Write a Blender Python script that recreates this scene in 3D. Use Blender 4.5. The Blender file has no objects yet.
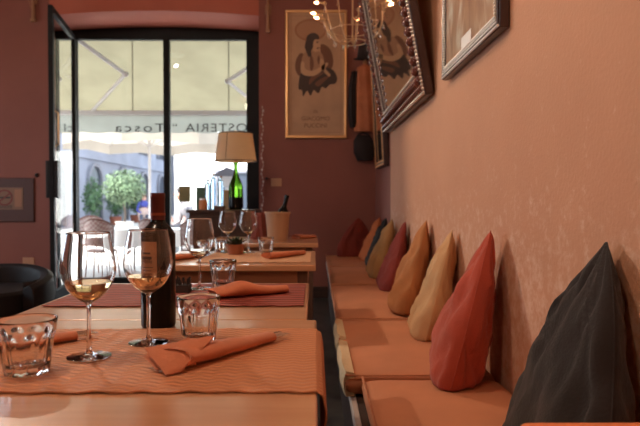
import bpy, bmesh, math, random
from mathutils import Vector, Matrix, noise
PI = math.pi
R = math.radians
S = bpy.context.scene
C = S.collection
random.seed(7)

# ------------------------------------------------------------------ materials
MATS = {}
def mat(name, col, rough=.6, metal=0, bump=0, bscale=60, var=0, vscale=6, spec=.5, coat=0, sheen=0, col2=None, emit=None, estr=0, trans=0, ior=1.45, aniso=None):
    if name in MATS: return MATS[name]
    m = bpy.data.materials.new(name); m.use_nodes = True
    nt = m.node_tree; b = nt.nodes['Principled BSDF']
    b.inputs['Base Color'].default_value = (*col, 1)
    b.inputs['Roughness'].default_value = rough
    b.inputs['Metallic'].default_value = metal
    b.inputs['Specular IOR Level'].default_value = spec
    b.inputs['IOR'].default_value = ior
    b.inputs['Coat Weight'].default_value = coat
    b.inputs['Coat Roughness'].default_value = .12
    b.inputs['Sheen Weight'].default_value = sheen
    b.inputs['Transmission Weight'].default_value = trans
    if emit:
        b.inputs['Emission Color'].default_value = (*emit, 1)
        b.inputs['Emission Strength'].default_value = estr
    tc = nt.nodes.new('ShaderNodeTexCoord')
    mp = nt.nodes.new('ShaderNodeMapping'); nt.links.new(tc.outputs['Object'], mp.inputs[0])
    if aniso: mp.inputs['Scale'].default_value = aniso
    if var or col2:
        n = nt.nodes.new('ShaderNodeTexNoise'); n.inputs['Scale'].default_value = vscale; n.inputs['Detail'].default_value = 6
        nt.links.new(mp.outputs[0], n.inputs['Vector'])
        rp = nt.nodes.new('ShaderNodeValToRGB')
        c2 = col2 or tuple(max(0, c*(1-var)) for c in col)
        c1 = col if col2 else tuple(min(1, c*(1+var)) for c in col)
        rp.color_ramp.elements[0].position = .35; rp.color_ramp.elements[1].position = .68
        rp.color_ramp.elements[0].color = (*c2, 1); rp.color_ramp.elements[1].color = (*c1, 1)
        nt.links.new(n.outputs['Fac'], rp.inputs[0]); nt.links.new(rp.outputs[0], b.inputs['Base Color'])
    if bump:
        n = nt.nodes.new('ShaderNodeTexNoise'); n.inputs['Scale'].default_value = bscale; n.inputs['Detail'].default_value = 8
        nt.links.new(mp.outputs[0], n.inputs['Vector'])
        bp = nt.nodes.new('ShaderNodeBump'); bp.inputs['Strength'].default_value = bump; bp.inputs['Distance'].default_value = .01
        nt.links.new(n.outputs['Fac'], bp.inputs['Height']); nt.links.new(bp.outputs[0], b.inputs['Normal'])
    MATS[name] = m
    return m

def wood(name, col, dark, rough=.35, coat=.3, scale=(1, 14, 14), s=3.0, coat_ior=1.5):
    m = bpy.data.materials.new(name); m.use_nodes = True
    nt = m.node_tree; b = nt.nodes['Principled BSDF']
    tc = nt.nodes.new('ShaderNodeTexCoord'); mp = nt.nodes.new('ShaderNodeMapping'); mp.inputs['Scale'].default_value = scale
    nt.links.new(tc.outputs['Object'], mp.inputs[0])
    n = nt.nodes.new('ShaderNodeTexNoise'); n.inputs['Scale'].default_value = s; n.inputs['Detail'].default_value = 8; n.inputs['Distortion'].default_value = .6
    nt.links.new(mp.outputs[0], n.inputs['Vector'])
    rp = nt.nodes.new('ShaderNodeValToRGB'); rp.color_ramp.elements[0].position = .3; rp.color_ramp.elements[1].position = .7
    rp.color_ramp.elements[0].color = (*dark, 1); rp.color_ramp.elements[1].color = (*col, 1)
    nt.links.new(n.outputs['Fac'], rp.inputs[0]); nt.links.new(rp.outputs[0], b.inputs['Base Color'])
    b.inputs['Roughness'].default_value = rough; b.inputs['Coat Weight'].default_value = coat; b.inputs['Coat Roughness'].default_value = .2
    bp = nt.nodes.new('ShaderNodeBump'); bp.inputs['Strength'].default_value = .12; bp.inputs['Distance'].default_value = .004
    nt.links.new(n.outputs['Fac'], bp.inputs['Height']); nt.links.new(bp.outputs[0], b.inputs['Normal'])
    b.inputs['Coat IOR'].default_value = coat_ior
    MATS[name] = m
    return m

def glass_mat(name, col=(1, 1, 1), ior=1.5, rough=0, thin=0):
    m = bpy.data.materials.new(name); m.use_nodes = True
    nt = m.node_tree; nt.nodes.remove(nt.nodes['Principled BSDF'])
    g = nt.nodes.new('ShaderNodeBsdfGlass'); g.inputs['Color'].default_value = (*col, 1); g.inputs['IOR'].default_value = ior; g.inputs['Roughness'].default_value = rough
    out = g.outputs[0]
    if thin:
        t = nt.nodes.new('ShaderNodeBsdfTransparent'); mx = nt.nodes.new('ShaderNodeMixShader'); mx.inputs[0].default_value = thin
        nt.links.new(g.outputs[0], mx.inputs[1]); nt.links.new(t.outputs[0], mx.inputs[2]); out = mx.outputs[0]
    nt.links.new(out, nt.nodes['Material Output'].inputs[0]); MATS[name] = m
    return m

def pane_mat(name, tint=(.97, .98, .97), f_ior=1.5):
    m = bpy.data.materials.new(name); m.use_nodes = True
    nt = m.node_tree; nt.nodes.remove(nt.nodes['Principled BSDF'])
    t = nt.nodes.new('ShaderNodeBsdfTransparent'); t.inputs[0].default_value = (*tint, 1)
    g = nt.nodes.new('ShaderNodeBsdfGlossy'); g.inputs['Roughness'].default_value = .01
    f = nt.nodes.new('ShaderNodeFresnel'); f.inputs[0].default_value = f_ior
    mx = nt.nodes.new('ShaderNodeMixShader')
    ge = nt.nodes.new('ShaderNodeNewGeometry'); iv = nt.nodes.new('ShaderNodeMath'); iv.operation = 'SUBTRACT'; iv.inputs[0].default_value = 1; nt.links.new(ge.outputs['Backfacing'], iv.inputs[1])
    mu = nt.nodes.new('ShaderNodeMath'); mu.operation = 'MULTIPLY'; nt.links.new(f.outputs[0], mu.inputs[0]); nt.links.new(iv.outputs[0], mu.inputs[1])
    nt.links.new(mu.outputs[0], mx.inputs[0]); nt.links.new(t.outputs[0], mx.inputs[1]); nt.links.new(g.outputs[0], mx.inputs[2])
    nt.links.new(mx.outputs[0], nt.nodes['Material Output'].inputs[0]); MATS[name] = m
    return m

def cloth_translucent(name, col, f=.5):
    m = bpy.data.materials.new(name); m.use_nodes = True
    nt = m.node_tree; nt.nodes.remove(nt.nodes['Principled BSDF'])
    d = nt.nodes.new('ShaderNodeBsdfDiffuse'); t = nt.nodes.new('ShaderNodeBsdfTranslucent'); mx = nt.nodes.new('ShaderNodeMixShader'); mx.inputs[0].default_value = f
    tc = nt.nodes.new('ShaderNodeTexCoord'); n = nt.nodes.new('ShaderNodeTexNoise'); n.inputs['Scale'].default_value = 2.2; n.inputs['Detail'].default_value = 5
    nt.links.new(tc.outputs['Object'], n.inputs['Vector'])
    rp = nt.nodes.new('ShaderNodeValToRGB'); rp.color_ramp.elements[0].color = (*[c*.86 for c in col], 1); rp.color_ramp.elements[1].color = (*col, 1)
    rp.color_ramp.elements[0].position = .35; rp.color_ramp.elements[1].position = .6
    nt.links.new(n.outputs['Fac'], rp.inputs[0])
    for x in (d, t): nt.links.new(rp.outputs[0], x.inputs['Color'])
    nt.links.new(d.outputs[0], mx.inputs[1]); nt.links.new(t.outputs[0], mx.inputs[2])
    nt.links.new(mx.outputs[0], nt.nodes['Material Output'].inputs[0]); MATS[name] = m
    return m

def plaster(name, base, alt, wear=None, rough=.75):
    """limewashed plaster: two slow tones, fine grain, optional pale worn patch in a height band"""
    m = bpy.data.materials.new(name); m.use_nodes = True
    nt = m.node_tree; b = nt.nodes['Principled BSDF']; L = nt.links.new
    tc = nt.nodes.new('ShaderNodeTexCoord')
    n = nt.nodes.new('ShaderNodeTexNoise'); n.inputs['Scale'].default_value = 1.6; n.inputs['Detail'].default_value = 9; n.inputs['Roughness'].default_value = .6
    L(tc.outputs['Object'], n.inputs['Vector'])
    rp = nt.nodes.new('ShaderNodeValToRGB'); rp.color_ramp.elements[0].position = .3; rp.color_ramp.elements[1].position = .72
    rp.color_ramp.elements[0].color = (*alt, 1); rp.color_ramp.elements[1].color = (*base, 1)
    L(n.outputs['Fac'], rp.inputs[0]); col = rp.outputs[0]
    g = nt.nodes.new('ShaderNodeTexNoise'); g.inputs['Scale'].default_value = 90; g.inputs['Detail'].default_value = 6
    L(tc.outputs['Object'], g.inputs['Vector'])
    if wear:
        sx = nt.nodes.new('ShaderNodeSeparateXYZ'); L(tc.outputs['Object'], sx.inputs[0])
        mr = nt.nodes.new('ShaderNodeMapRange'); mr.inputs['From Min'].default_value = 1.2; mr.inputs['From Max'].default_value = .75; L(sx.outputs['Z'], mr.inputs['Value'])
        w = nt.nodes.new('ShaderNodeTexNoise'); w.inputs['Scale'].default_value = 26; w.inputs['Detail'].default_value = 14; w.inputs['Roughness'].default_value = .75
        L(tc.outputs['Object'], w.inputs['Vector'])
        mu = nt.nodes.new('ShaderNodeMath'); mu.operation = 'MULTIPLY_ADD'; L(mr.outputs[0], mu.inputs[0]); mu.inputs[1].default_value = .18; L(w.outputs['Fac'], mu.inputs[2])
        wr = nt.nodes.new('ShaderNodeValToRGB'); wr.color_ramp.elements[0].position = .60; wr.color_ramp.elements[1].position = .92; L(mu.outputs[0], wr.inputs[0])
        mx = nt.nodes.new('ShaderNodeMixRGB'); L(wr.outputs[0], mx.inputs[0]); L(col, mx.inputs[1]); mx.inputs[2].default_value = (*wear, 1); col = mx.outputs[0]
    L(col, b.inputs['Base Color']); b.inputs['Roughness'].default_value = rough
    b.inputs['Specular IOR Level'].default_value = .35
    ad = nt.nodes.new('ShaderNodeMath'); ad.operation = 'MULTIPLY_ADD'; L(g.outputs['Fac'], ad.inputs[0]); ad.inputs[1].default_value = .35; L(n.outputs['Fac'], ad.inputs[2])
    bp = nt.nodes.new('ShaderNodeBump'); bp.inputs['Strength'].default_value = .35; bp.inputs['Distance'].default_value = .012
    L(ad.outputs[0], bp.inputs['Height']); L(bp.outputs[0], b.inputs['Normal'])
    MATS[name] = m
    return m

def weave(name, c1, c2, scale=60, mode='zig', bump=.6, rough=.7):
    """woven or embossed cloth: zigzag ribs (bump) with two thread tones"""
    m = bpy.data.materials.new(name); m.use_nodes = True
    nt = m.node_tree; b = nt.nodes['Principled BSDF']; L = nt.links.new
    tc = nt.nodes.new('ShaderNodeTexCoord'); sx = nt.nodes.new('ShaderNodeSeparateXYZ'); L(tc.outputs['Object'], sx.inputs[0])
    def M(op, a, bb=None, c=None):
        x = nt.nodes.new('ShaderNodeMath'); x.operation = op
        for i, v in enumerate((a, bb, c)):
            if v is None: continue
            if isinstance(v, (int, float)): x.inputs[i].default_value = v
            else: L(v, x.inputs[i])
        return x.outputs[0]
    if mode == 'zig':
        zig = M('PINGPONG', M('MULTIPLY', sx.outputs['X'], 1.0), .018)
        y = M('ADD', sx.outputs['Y'], M('MULTIPLY', zig, .5))
        s = M('SINE', M('MULTIPLY', y, 2*PI*scale))
        h = M('MULTIPLY_ADD', s, .5, .5)
    elif mode == 'stripe':
        y = M('ADD', sx.outputs['Y'], M('MULTIPLY', M('SINE', M('MULTIPLY', sx.outputs['X'], 60)), .0025))
        s = M('SINE', M('MULTIPLY', y, 2*PI*scale)); h = M('MULTIPLY_ADD', s, .5, .5)
    else:
        s = M('MULTIPLY', M('SINE', M('MULTIPLY', sx.outputs['X'], 2*PI*scale)), M('SINE', M('MULTIPLY', M('ADD', sx.outputs['Y'], sx.outputs['Z']), 2*PI*scale)))
        h = M('MULTIPLY_ADD', s, .5, .5)
    nz = nt.nodes.new('ShaderNodeTexNoise'); nz.inputs['Scale'].default_value = 14; nz.inputs['Detail'].default_value = 6; L(tc.outputs['Object'], nz.inputs['Vector'])
    hh = M('MULTIPLY_ADD', nz.outputs['Fac'], .5, M('MULTIPLY', h, .75))
    mx = nt.nodes.new('ShaderNodeMixRGB'); L(hh, mx.inputs[0]); mx.inputs[1].default_value = (*c1, 1); mx.inputs[2].default_value = (*c2, 1)
    L(mx.outputs[0], b.inputs['Base Color']); b.inputs['Roughness'].default_value = rough; b.inputs['Specular IOR Level'].default_value = .3
    bp = nt.nodes.new('ShaderNodeBump'); bp.inputs['Strength'].default_value = bump; bp.inputs['Distance'].default_value = .004
    L(hh, bp.inputs['Height']); L(bp.outputs[0], b.inputs['Normal'])
    MATS[name] = m
    return m

# ------------------------------------------------------------------ geometry helpers
def box(bm, x0, x1, y0, y1, z0, z1, M=None, mi=0):
    vs = [bm.verts.new((x, y, z)) for x in (x0, x1) for y in (y0, y1) for z in (z0, z1)]
    for q in ((0, 1, 3, 2), (4, 6, 7, 5), (0, 4, 5, 1), (2, 3, 7, 6), (0, 2, 6, 4), (1, 5, 7, 3)):
        f = bm.faces.new([vs[i] for i in q]); f.material_index = mi
    if M is not None:
        for v in vs: v.co = M @ v.co
    return vs

def lathe(bm, prof, n=48, cx=0, cy=0, cz=0, fn=None, M=None):
    rings = []
    for r, z in prof:
        if r < 1e-6:
            rings.append([bm.verts.new((cx, cy, cz+z))])
        else:
            ring = []
            for i in range(n):
                a = 2*PI*i/n; rr = r if fn is None else fn(r, z, a)
                ring.append(bm.verts.new((cx+rr*math.cos(a), cy+rr*math.sin(a), cz+z)))
            rings.append(ring)
    for a, b in zip(rings, rings[1:]):
        if len(a) == 1 and len(b) == 1: continue
        for i in range(n):
            j = (i+1) % n
            if len(a) == 1: bm.faces.new((a[0], b[j], b[i]))
            elif len(b) == 1: bm.faces.new((a[i], a[j], b[0]))
            else: bm.faces.new((a[i], a[j], b[j], b[i]))
    if M is not None:
        for r_ in rings:
            for v in r_: v.co = M @ v.co

def tube(bm, pts, r, n=8, closed=False, r2=None, cap=True):
    pts = [Vector(p) for p in pts]; N = len(pts); rings = []
    up = Vector((0, 0, 1))
    prev = None
    for i, p in enumerate(pts):
        if closed: d = pts[(i+1) % N]-pts[i-1]
        else: d = pts[min(i+1, N-1)]-pts[max(i-1, 0)]
        d.normalize()
        if prev is None:
            a = d.cross(up)
            if a.length < .05: a = d.cross(Vector((1, 0, 0)))
        else:
            a = prev-d*prev.dot(d)
        a.normalize(); prev = a
        b = d.cross(a)
        rr = r if r2 is None else r+(r2-r)*i/(N-1)
        if callable(r): rr = r(i/(N-1))
        rings.append([bm.verts.new(p+a*rr*math.cos(2*PI*k/n)+b*rr*math.sin(2*PI*k/n)) for k in range(n)])
    for i in range(N if closed else N-1):
        A, B = rings[i], rings[(i+1) % N]
        for k in range(n): bm.faces.new((A[k], A[(k+1) % n], B[(k+1) % n], B[k]))
    if not closed and cap:
        bm.faces.new(rings[0][::-1]); bm.faces.new(rings[-1])

def ball(bm, c, r, sx=1, sy=1, sz=1, u=12, v=8, M=None):
    mt = Matrix.Translation(c) @ Matrix.Diagonal((r*sx, r*sy, r*sz, 1))
    if M is not None: mt = M @ mt
    rg = []
    for j in range(v+1):
        f = PI*j/v; z = math.cos(f); q = math.sin(f)
        if j in (0, v): rg.append([bm.verts.new(mt @ Vector((0, 0, z)))])
        else: rg.append([bm.verts.new(mt @ Vector((q*math.cos(2*PI*i/u), q*math.sin(2*PI*i/u), z))) for i in range(u)])
    for a, b in zip(rg, rg[1:]):
        for i in range(u):
            k = (i+1) % u
            if len(a) == 1: bm.faces.new((a[0], b[i], b[k]))
            elif len(b) == 1: bm.faces.new((a[i], b[0], a[k]))
            else: bm.faces.new((a[i], b[i], b[k], a[k]))

def poly(bm, pts, th, M=None, mi=0):
    """flat outline pts (x,z) extruded from y=0 to y=-th"""
    f = [bm.verts.new((x, -th, z)) for x, z in pts]; b = [bm.verts.new((x, 0, z)) for x, z in pts]
    n = len(pts)
    fs = [bm.faces.new(f), bm.faces.new(b[::-1])]
    for i in range(n): fs.append(bm.faces.new((f[i], b[i], b[(i+1) % n], f[(i+1) % n])))
    for q in fs: q.material_index = mi
    if M is not None:
        for v in f+b: v.co = M @ v.co

def BM(): return bmesh.new()

def obj(name, bm, m, parent=None, loc=(0, 0, 0), rot=(0, 0, 0), smooth=True, bevel=0, sub=0, label=None, ang=35, seg=2):
    bmesh.ops.recalc_face_normals(bm, faces=bm.faces[:])
    me = bpy.data.meshes.new(name); bm.to_mesh(me); bm.free()
    o = bpy.data.objects.new(name, me); C.objects.link(o)
    for x in (m if isinstance(m, (list, tuple)) else [m]): me.materials.append(MATS[x] if isinstance(x, str) else x)
    o.location = loc; o.rotation_euler = rot
    if parent: o.parent = parent
    if smooth:
        me.shade_smooth(); me.set_sharp_from_angle(angle=R(ang))
    if bevel:
        b = o.modifiers.new('bevel', 'BEVEL'); b.width = bevel; b.segments = seg; b.limit_method = 'ANGLE'; b.angle_limit = R(40)
    if sub:
        s = o.modifiers.new('sub', 'SUBSURF'); s.levels = sub; s.render_levels = sub
    if label: o['label'] = label
    return o

def thing(name, label, cat, loc=(0, 0, 0), rotz=0, group=None, rot=None):
    o = bpy.data.objects.new(name, None); C.objects.link(o); o.empty_display_size = .1
    o.location = loc; o.rotation_euler = rot or (0, 0, rotz)
    return tag(o, label, cat, group)

def tag(o, label, cat, group=None):
    o['label'] = label; o['category'] = cat
    if group: o['group'] = group
    return o

def struct(name, bm, m, parent=None, **k):
    o = obj(name, bm, m, parent, **k)
    if parent is None: o['kind'] = 'structure'
    return o

def kids(o): return [c for c in C.objects if c.parent == o]
def copy_tree(o, parent=None):
    c = o.copy(); C.objects.link(c); c.parent = parent
    for k in list(o.children): copy_tree(k, c)
    return c
def dup(root, loc, rotz=None, label=None, group=None, scale=None):
    c = copy_tree(root); c.location = loc
    if rotz is not None: c.rotation_euler = (0, 0, rotz)
    if label: c['label'] = label
    if group: c['group'] = group
    if scale: c.scale = (scale,)*3
    return c

def text_mesh(name, body, size, m, parent, loc, rot, depth=.001, mirror=False, space=1.0, scalex=1.0, serif=False, align='CENTER'):
    cu = bpy.data.curves.new(name, 'FONT'); cu.body = body; cu.size = size; cu.extrude = depth; cu.align_x = align; cu.space_character = space
    o = bpy.data.objects.new(name, cu); C.objects.link(o)
    dg = bpy.context.evaluated_depsgraph_get()
    me = bpy.data.meshes.new_from_object(o.evaluated_get(dg)); bpy.data.objects.remove(o)
    me.transform(Matrix.Diagonal((scalex*(-1 if mirror else 1), 1, 1, 1)))
    if mirror: me.flip_normals()
    me.materials.clear(); me.materials.append(MATS[m])
    o = bpy.data.objects.new(name, me); C.objects.link(o); o.parent = parent; o.location = loc; o.rotation_euler = rot
    return o

# ------------------------------------------------------------------ palette
plaster('wall_red', (.28, .092, .066), (.235, .077, .057), rough=.7)
plaster('wall_red_soffit', (.52, .14, .085), (.45, .12, .075))
plaster('wall_peach', (.60, .31, .185), (.54, .265, .155), wear=(.74, .52, .40), rough=.72)
plaster('niche_red', (.30, .11, .08), (.25, .09, .068))
mat('ceiling_paint', (.42, .22, .15), .8, bump=.1)
mat('floor_tile', (.065, .058, .05), .5, var=.3, vscale=5, bump=.15, bscale=20)
mat('frame_black', (.014, .014, .015), .55, spec=.2)
mat('lock_black', (.012, .012, .013), .5)
wood('table_wood', (.66, .35, .185), (.56, .27, .13), rough=.36, coat=1.0, coat_ior=2.0)
wood('table_wood_edge', (.40, .17, .08), (.25, .10, .05), rough=.45, coat=.2)
wood('dark_wood', (.07, .03, .02), (.035, .016, .012), rough=.4)
wood('leg_wood', (.16, .08, .05), (.09, .045, .03), rough=.5, coat=.1, scale=(14, 14, 1))
weave('mat_salmon', (.44, .165, .075), (.60, .26, .125), 60, 'zig', .7, .5)
weave('mat_red', (.06, .010, .010), (.36, .075, .05), 30, 'stripe', 1.0, .6)
weave('mat_tan', (.45, .22, .11), (.62, .34, .19), 55, 'zig', .6, .6)
mat('napkin_salmon', (.56, .19, .09), .85, bump=.15, bscale=220, var=.08, vscale=25, sheen=.2)
mat('napkin_orange', (.56, .18, .085), .85, bump=.12, bscale=260, var=.08, vscale=25)
mat('napkin_red', (.22, .05, .035), .85, bump=.12, bscale=200)
glass_mat('clear_glass', (.99, .99, .99), 1.5)
glass_mat('wine_liquid', (.97, .86, .66), 1.34)
glass_mat('water_liquid', (.97, .92, .82), 1.33)
glass_mat('green_glass', (.36, .62, .16), 1.5)
glass_mat('blue_glass', (.72, .86, .95), 1.5)
glass_mat('crystal', (1, .96, .9), 1.6)
pane_mat('window_pane'); pane_mat('door_glass', f_ior=1.12)
mat('bottle_dark', (.008, .007, .007), .2, spec=.22)
mat('capsule_red', (.105, .018, .016), .35, var=.15, vscale=60)
mat('capsule_band', (.30, .07, .03), .35)
mat('label_tan', (.44, .21, .10), .6, var=.12, vscale=70)
mat('label_red', (.40, .08, .05), .6)
mat('label_ink', (.06, .03, .02), .6)
mat('pearl_bead', (.60, .50, .44), .25, coat=.5)
mat('steel', (.75, .73, .70), .22, metal=1)
mat('gold', (.72, .42, .20), .35, metal=1, bump=.2, bscale=80)
mat('gold_paint', (.70, .45, .26), .4, metal=.4)
mat('silver', (.92, .88, .84), .35, metal=.3, bump=.2, bscale=120)
mat('frame_brown', (.05, .022, .018), .32, spec=.6, coat=.3, bump=.2, bscale=90)
mat('bead_brown', (.17, .055, .04), .16, coat=1, metal=.3)
mat('bead_silver', (.80, .68, .58), .25, metal=.6)
mat('mirror_glass', (.80, .76, .70), .03, metal=1)
mat('print_paper', (.50, .29, .17), .6, var=.1, vscale=5)
mat('print_border', (.40, .20, .11), .6)
mat('ink_dark', (.075, .045, .036), .7)
mat('ink_mid', (.19, .085, .05), .7)
mat('ink_light', (.56, .33, .19), .7)
mat('ink_fan2', (.43, .22, .125), .7); mat('ink_blouse', (.40, .215, .125), .7)
mat('ink_fan', (.37, .17, .09), .7)
mat('bench_base', (.05, .026, .018), .6, bump=.1)
mat('bench_edge', (.62, .55, .50), .5)
mat('pad_orange', (.52, .215, .11), .75, bump=.12, bscale=240, var=.09, vscale=4, spec=.3)
mat('pad_cream', (.66, .50, .30), .85, bump=.5, bscale=60)
mat('p_dark', (.024, .019, .018), .95, bump=.2, bscale=200, var=.2, sheen=.15, spec=.2)
mat('p_red', (.42, .062, .030), .9, bump=.2, bscale=200, var=.12, sheen=.15)
mat('p_cream', (.56, .33, .16), .9, bump=.2, bscale=200, var=.12)
mat('p_ochre', (.42, .17, .060), .9, bump=.2, bscale=200, var=.12)
mat('p_wine', (.22, .035, .025), .9, bump=.2, bscale=200, var=.12)
mat('p_olive', (.42, .23, .09), .9, bump=.2, bscale=200, var=.12)
mat('p_black', (.018, .016, .016), .9, bump=.2, bscale=200)
mat('p_rust', (.50, .15, .05), .9, bump=.2, bscale=200)
mat('blanket_orange', (.75, .22, .08), .85, bump=.2, bscale=200)
mat('switch_cream', (.50, .24, .13), .5)
mat('sign_plate', (.23, .11, .06), .6)
mat('sign_red', (.20, .03, .02), .6)
mat('sign_dark', (.03, .02, .018), .6)
mat('coat_orange', (.52, .17, .075), .9, bump=.4, bscale=60, var=.15)
mat('cloth_dark', (.022, .014, .014), .9, bump=.2, bscale=90)
mat('bracket_tan', (.36, .17, .09), .5)
mat('brass', (.60, .33, .16), .35, metal=.8)
mat('ice_bucket', (.50, .30, .18), .35, bump=.05, coat=.3)
mat('terracotta', (.33, .12, .06), .8, bump=.1)
mat('leaf_dark', (.03, .045, .02), .6)
mat('bristle', (.03, .022, .02), .8)
cloth_translucent('shade_cloth', (.88, .70, .50), .55)
mat('bulb', (1, .75, .5), .4, emit=(1, .50, .22), estr=22)
mat('chair_leather', (.012, .008, .008), .6, spec=.3)
mat('box_olive', (.30, .26, .12), .7); mat('box_green', (.07, .13, .09), .7); mat('box_beige', (.62, .48, .30), .7); mat('box_orange', (.62, .24, .10), .6)
# outdoors
mat('paving', (.42, .40, .38), .85, var=.08, vscale=1.5, bump=.2, bscale=5)
cloth_translucent('awning_cloth', (.20, .178, .118), .36)
cloth_translucent('awning_valance', (.33, .34, .30), .35)
mat('awning_ink', (.02, .02, .02), .8)
mat('metal_grey', (.40, .37, .36), .5)
cloth_translucent('parasol_cloth', (.33, .29, .25), .40)
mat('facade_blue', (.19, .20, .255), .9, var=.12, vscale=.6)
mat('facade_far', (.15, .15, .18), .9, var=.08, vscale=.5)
mat('facade_white', (.90, .89, .86), .9, var=.03, vscale=.5)
mat('facade_window', (.02, .028, .045), .4)
mat('facade_shutter', (.22, .28, .34), .7)
mat('roof_grey', (.10, .10, .12), .8)
mat('leaf_pale', (.075, .115, .06), .7, var=.45, vscale=4)
mat('leaf_mid', (.04, .085, .035), .7, var=.3, vscale=4)
mat('bark', (.07, .05, .04), .9)
mat('pot_red', (.20, .06, .035), .8)
weave('wicker_red', (.20, .05, .04), (.42, .36, .33), 14, 'check', .3)
mat('chair_frame', (.13, .05, .035), .5)
mat('cloth_white', (.85, .84, .82), .85)
mat('skin', (.30, .16, .12), .6); mat('shirt_blue', (.03, .04, .20), .85); mat('shirt_grey', (.18, .17, .19), .85)
mat('trousers_dark', (.04, .045, .07), .9); mat('hair_grey', (.09, .08, .08), .9); mat('hair_brown', (.07, .04, .03), .9); mat('trousers_pale', (.28, .28, .28), .9)

# ------------------------------------------------------------------ the room
WR, YF, YW = .60, 6.30, 6.90          # right wall x, far wall inner y, glazing y
XL, ZC, YB = -4.6, 3.55, -3.2
OX0, OX1, OZ = -2.76, -.585, 2.97     # opening in the far wall
b = BM(); box(b, XL-.2, 1.1, YB-.2, YW+.12, -.2, 0); struct('floor', b, 'floor_tile', smooth=False)
b = BM(); box(b, XL-.2, 1.1, YB-.2, YW+.12, ZC, ZC+.3); struct('ceiling', b, 'ceiling_paint', smooth=False)
b = BM(); box(b, WR, 1.1, YB, 4.78, 0, ZC); struct('wall_right', b, 'wall_peach', bevel=.012)
b = BM(); box(b, WR+.035, 1.1, 4.78, YF, 0, ZC); struct('wall_right_recess', b, 'niche_red', smooth=False)
LY0, LY1, LZ0, LZ1 = 2.6, 5.1, .85, 2.5  # opening for an added, unseen side window that lets in fill daylight
b = BM(); box(b, XL-.2, XL, YB, LY0, 0, ZC); box(b, XL-.2, XL, LY1, YW+.12, 0, ZC); box(b, XL-.2, XL, LY0, LY1, 0, LZ0); box(b, XL-.2, XL, LY0, LY1, LZ1, ZC); struct('wall_left', b, 'wall_red', smooth=False)
b = BM()
for a_, c_ in ((LY0, LY0+.06), ((LY0+LY1)/2-.03, (LY0+LY1)/2+.03), (LY1-.06, LY1)): box(b, XL-.14, XL-.08, a_, c_, LZ0, LZ1)
for y0_, y1_ in ((LY0+.06, (LY0+LY1)/2-.03), ((LY0+LY1)/2+.03, LY1-.06)): box(b, XL-.14, XL-.08, y0_, y1_, LZ0, LZ0+.06); box(b, XL-.14, XL-.08, y0_, y1_, LZ1-.06, LZ1)
w2 = struct('fill_window', b, 'frame_black', smooth=False)
for y0_, y1_ in ((LY0+.06, (LY0+LY1)/2-.03), ((LY0+LY1)/2+.03, LY1-.06)):
    b = BM(); box(b, XL-.113, XL-.107, y0_, y1_, LZ0+.06, LZ1-.06); obj('pane', b, 'window_pane', w2, smooth=False)
b = BM(); box(b, XL-.2, 1.1, YB-.2, YB, 0, ZC); struct('wall_rear', b, 'wall_peach', smooth=False)
b = BM()
box(b, OX1, 1.1, YF, YW+.12, 0, ZC)
# left part with a splayed reveal
vs = [(XL, YF), (OX0, YF), (OX0-.24, YW+.12), (XL, YW+.12)]
lo = [b.verts.new((x, y, 0)) for x, y in vs]; hi = [b.verts.new((x, y, ZC)) for x, y in vs]
b.faces.new(lo); b.faces.new(hi[::-1])
for i in range(4): b.faces.new((lo[i], lo[(i+1) % 4], hi[(i+1) % 4], hi[i]))
struct('wall_far', b, 'wall_red', smooth=False)
b = BM()   # slightly cambered lintel
N = 24; top = []; 
for i in range(N+1):
    x = OX0+(OX1-OX0)*i/N; z = OZ+.05*(1-((2*i/N)-1)**2)-.02
    top.append((x, z))
f0 = [b.verts.new((x, YF, z)) for x, z in top]; f1 = [b.verts.new((x, YF, ZC)) for x, z in top]
bx = [x-.24*(OX1-x)/(OX1-OX0) for x, z in top]; g0 = [b.verts.new((q, YW+.12, z)) for q, (x, z) in zip(bx, top)]; g1 = [b.verts.new((q, YW+.12, ZC)) for q in bx]
for i in range(N):
    for q in ((f0[i], f0[i+1], f1[i+1], f1[i]), (g0[i+1], g0[i], g1[i], g1[i+1]), (f0[i+1], f0[i], g0[i], g0[i+1]), (f1[i], f1[i+1], g1[i+1], g1[i])): b.faces.new(q)
b.faces.new((f0[0], f1[0], g1[0], g0[0])); b.faces.new((f0[N], g0[N], g1[N], f1[N]))
struct('wall_lintel', b, 'wall_red_soffit', smooth=False)
b = BM(); box(b, XL, OX0-.02, YF-.015, YF, 0, .12); struct('baseboard_left', b, 'dark_wood', smooth=False)
b = BM(); box(b, OX1, WR+.035, YF-.015, YF, 0, .12); struct('baseboard_right', b, 'dark_wood', smooth=False)

# glazed shopfront
fx0, fx1, fz = OX0-.23, OX1, 2.95
b = BM()
box(b, fx0, fx1, YW, YW+.07, fz-.09, fz+.06)                 # head
box(b, fx0, fx0+.05, YW, YW+.07, 0, fz-.09)
box(b, -.785, fx1, YW, YW+.07, 0, fz-.09)
box(b, -2.775, -2.725, YW, YW+.07, 0, fz-.09)
box(b, -1.735, -1.665, YW, YW+.07, 0, fz-.09)
box(b, -2.725, -1.735, YW, YW+.07, 0, .14); box(b, -1.665, -.785, YW, YW+.07, 0, .14)
w = struct('window_1', b, 'frame_black', smooth=False, bevel=.005)
for x0, x1 in ((-2.725, -1.735), (-1.665, -.785)):
    b = BM(); box(b, x0, x1, YW+.03, YW+.036, .14, fz-.09); obj('pane', b, 'window_pane', w, smooth=False)
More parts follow.
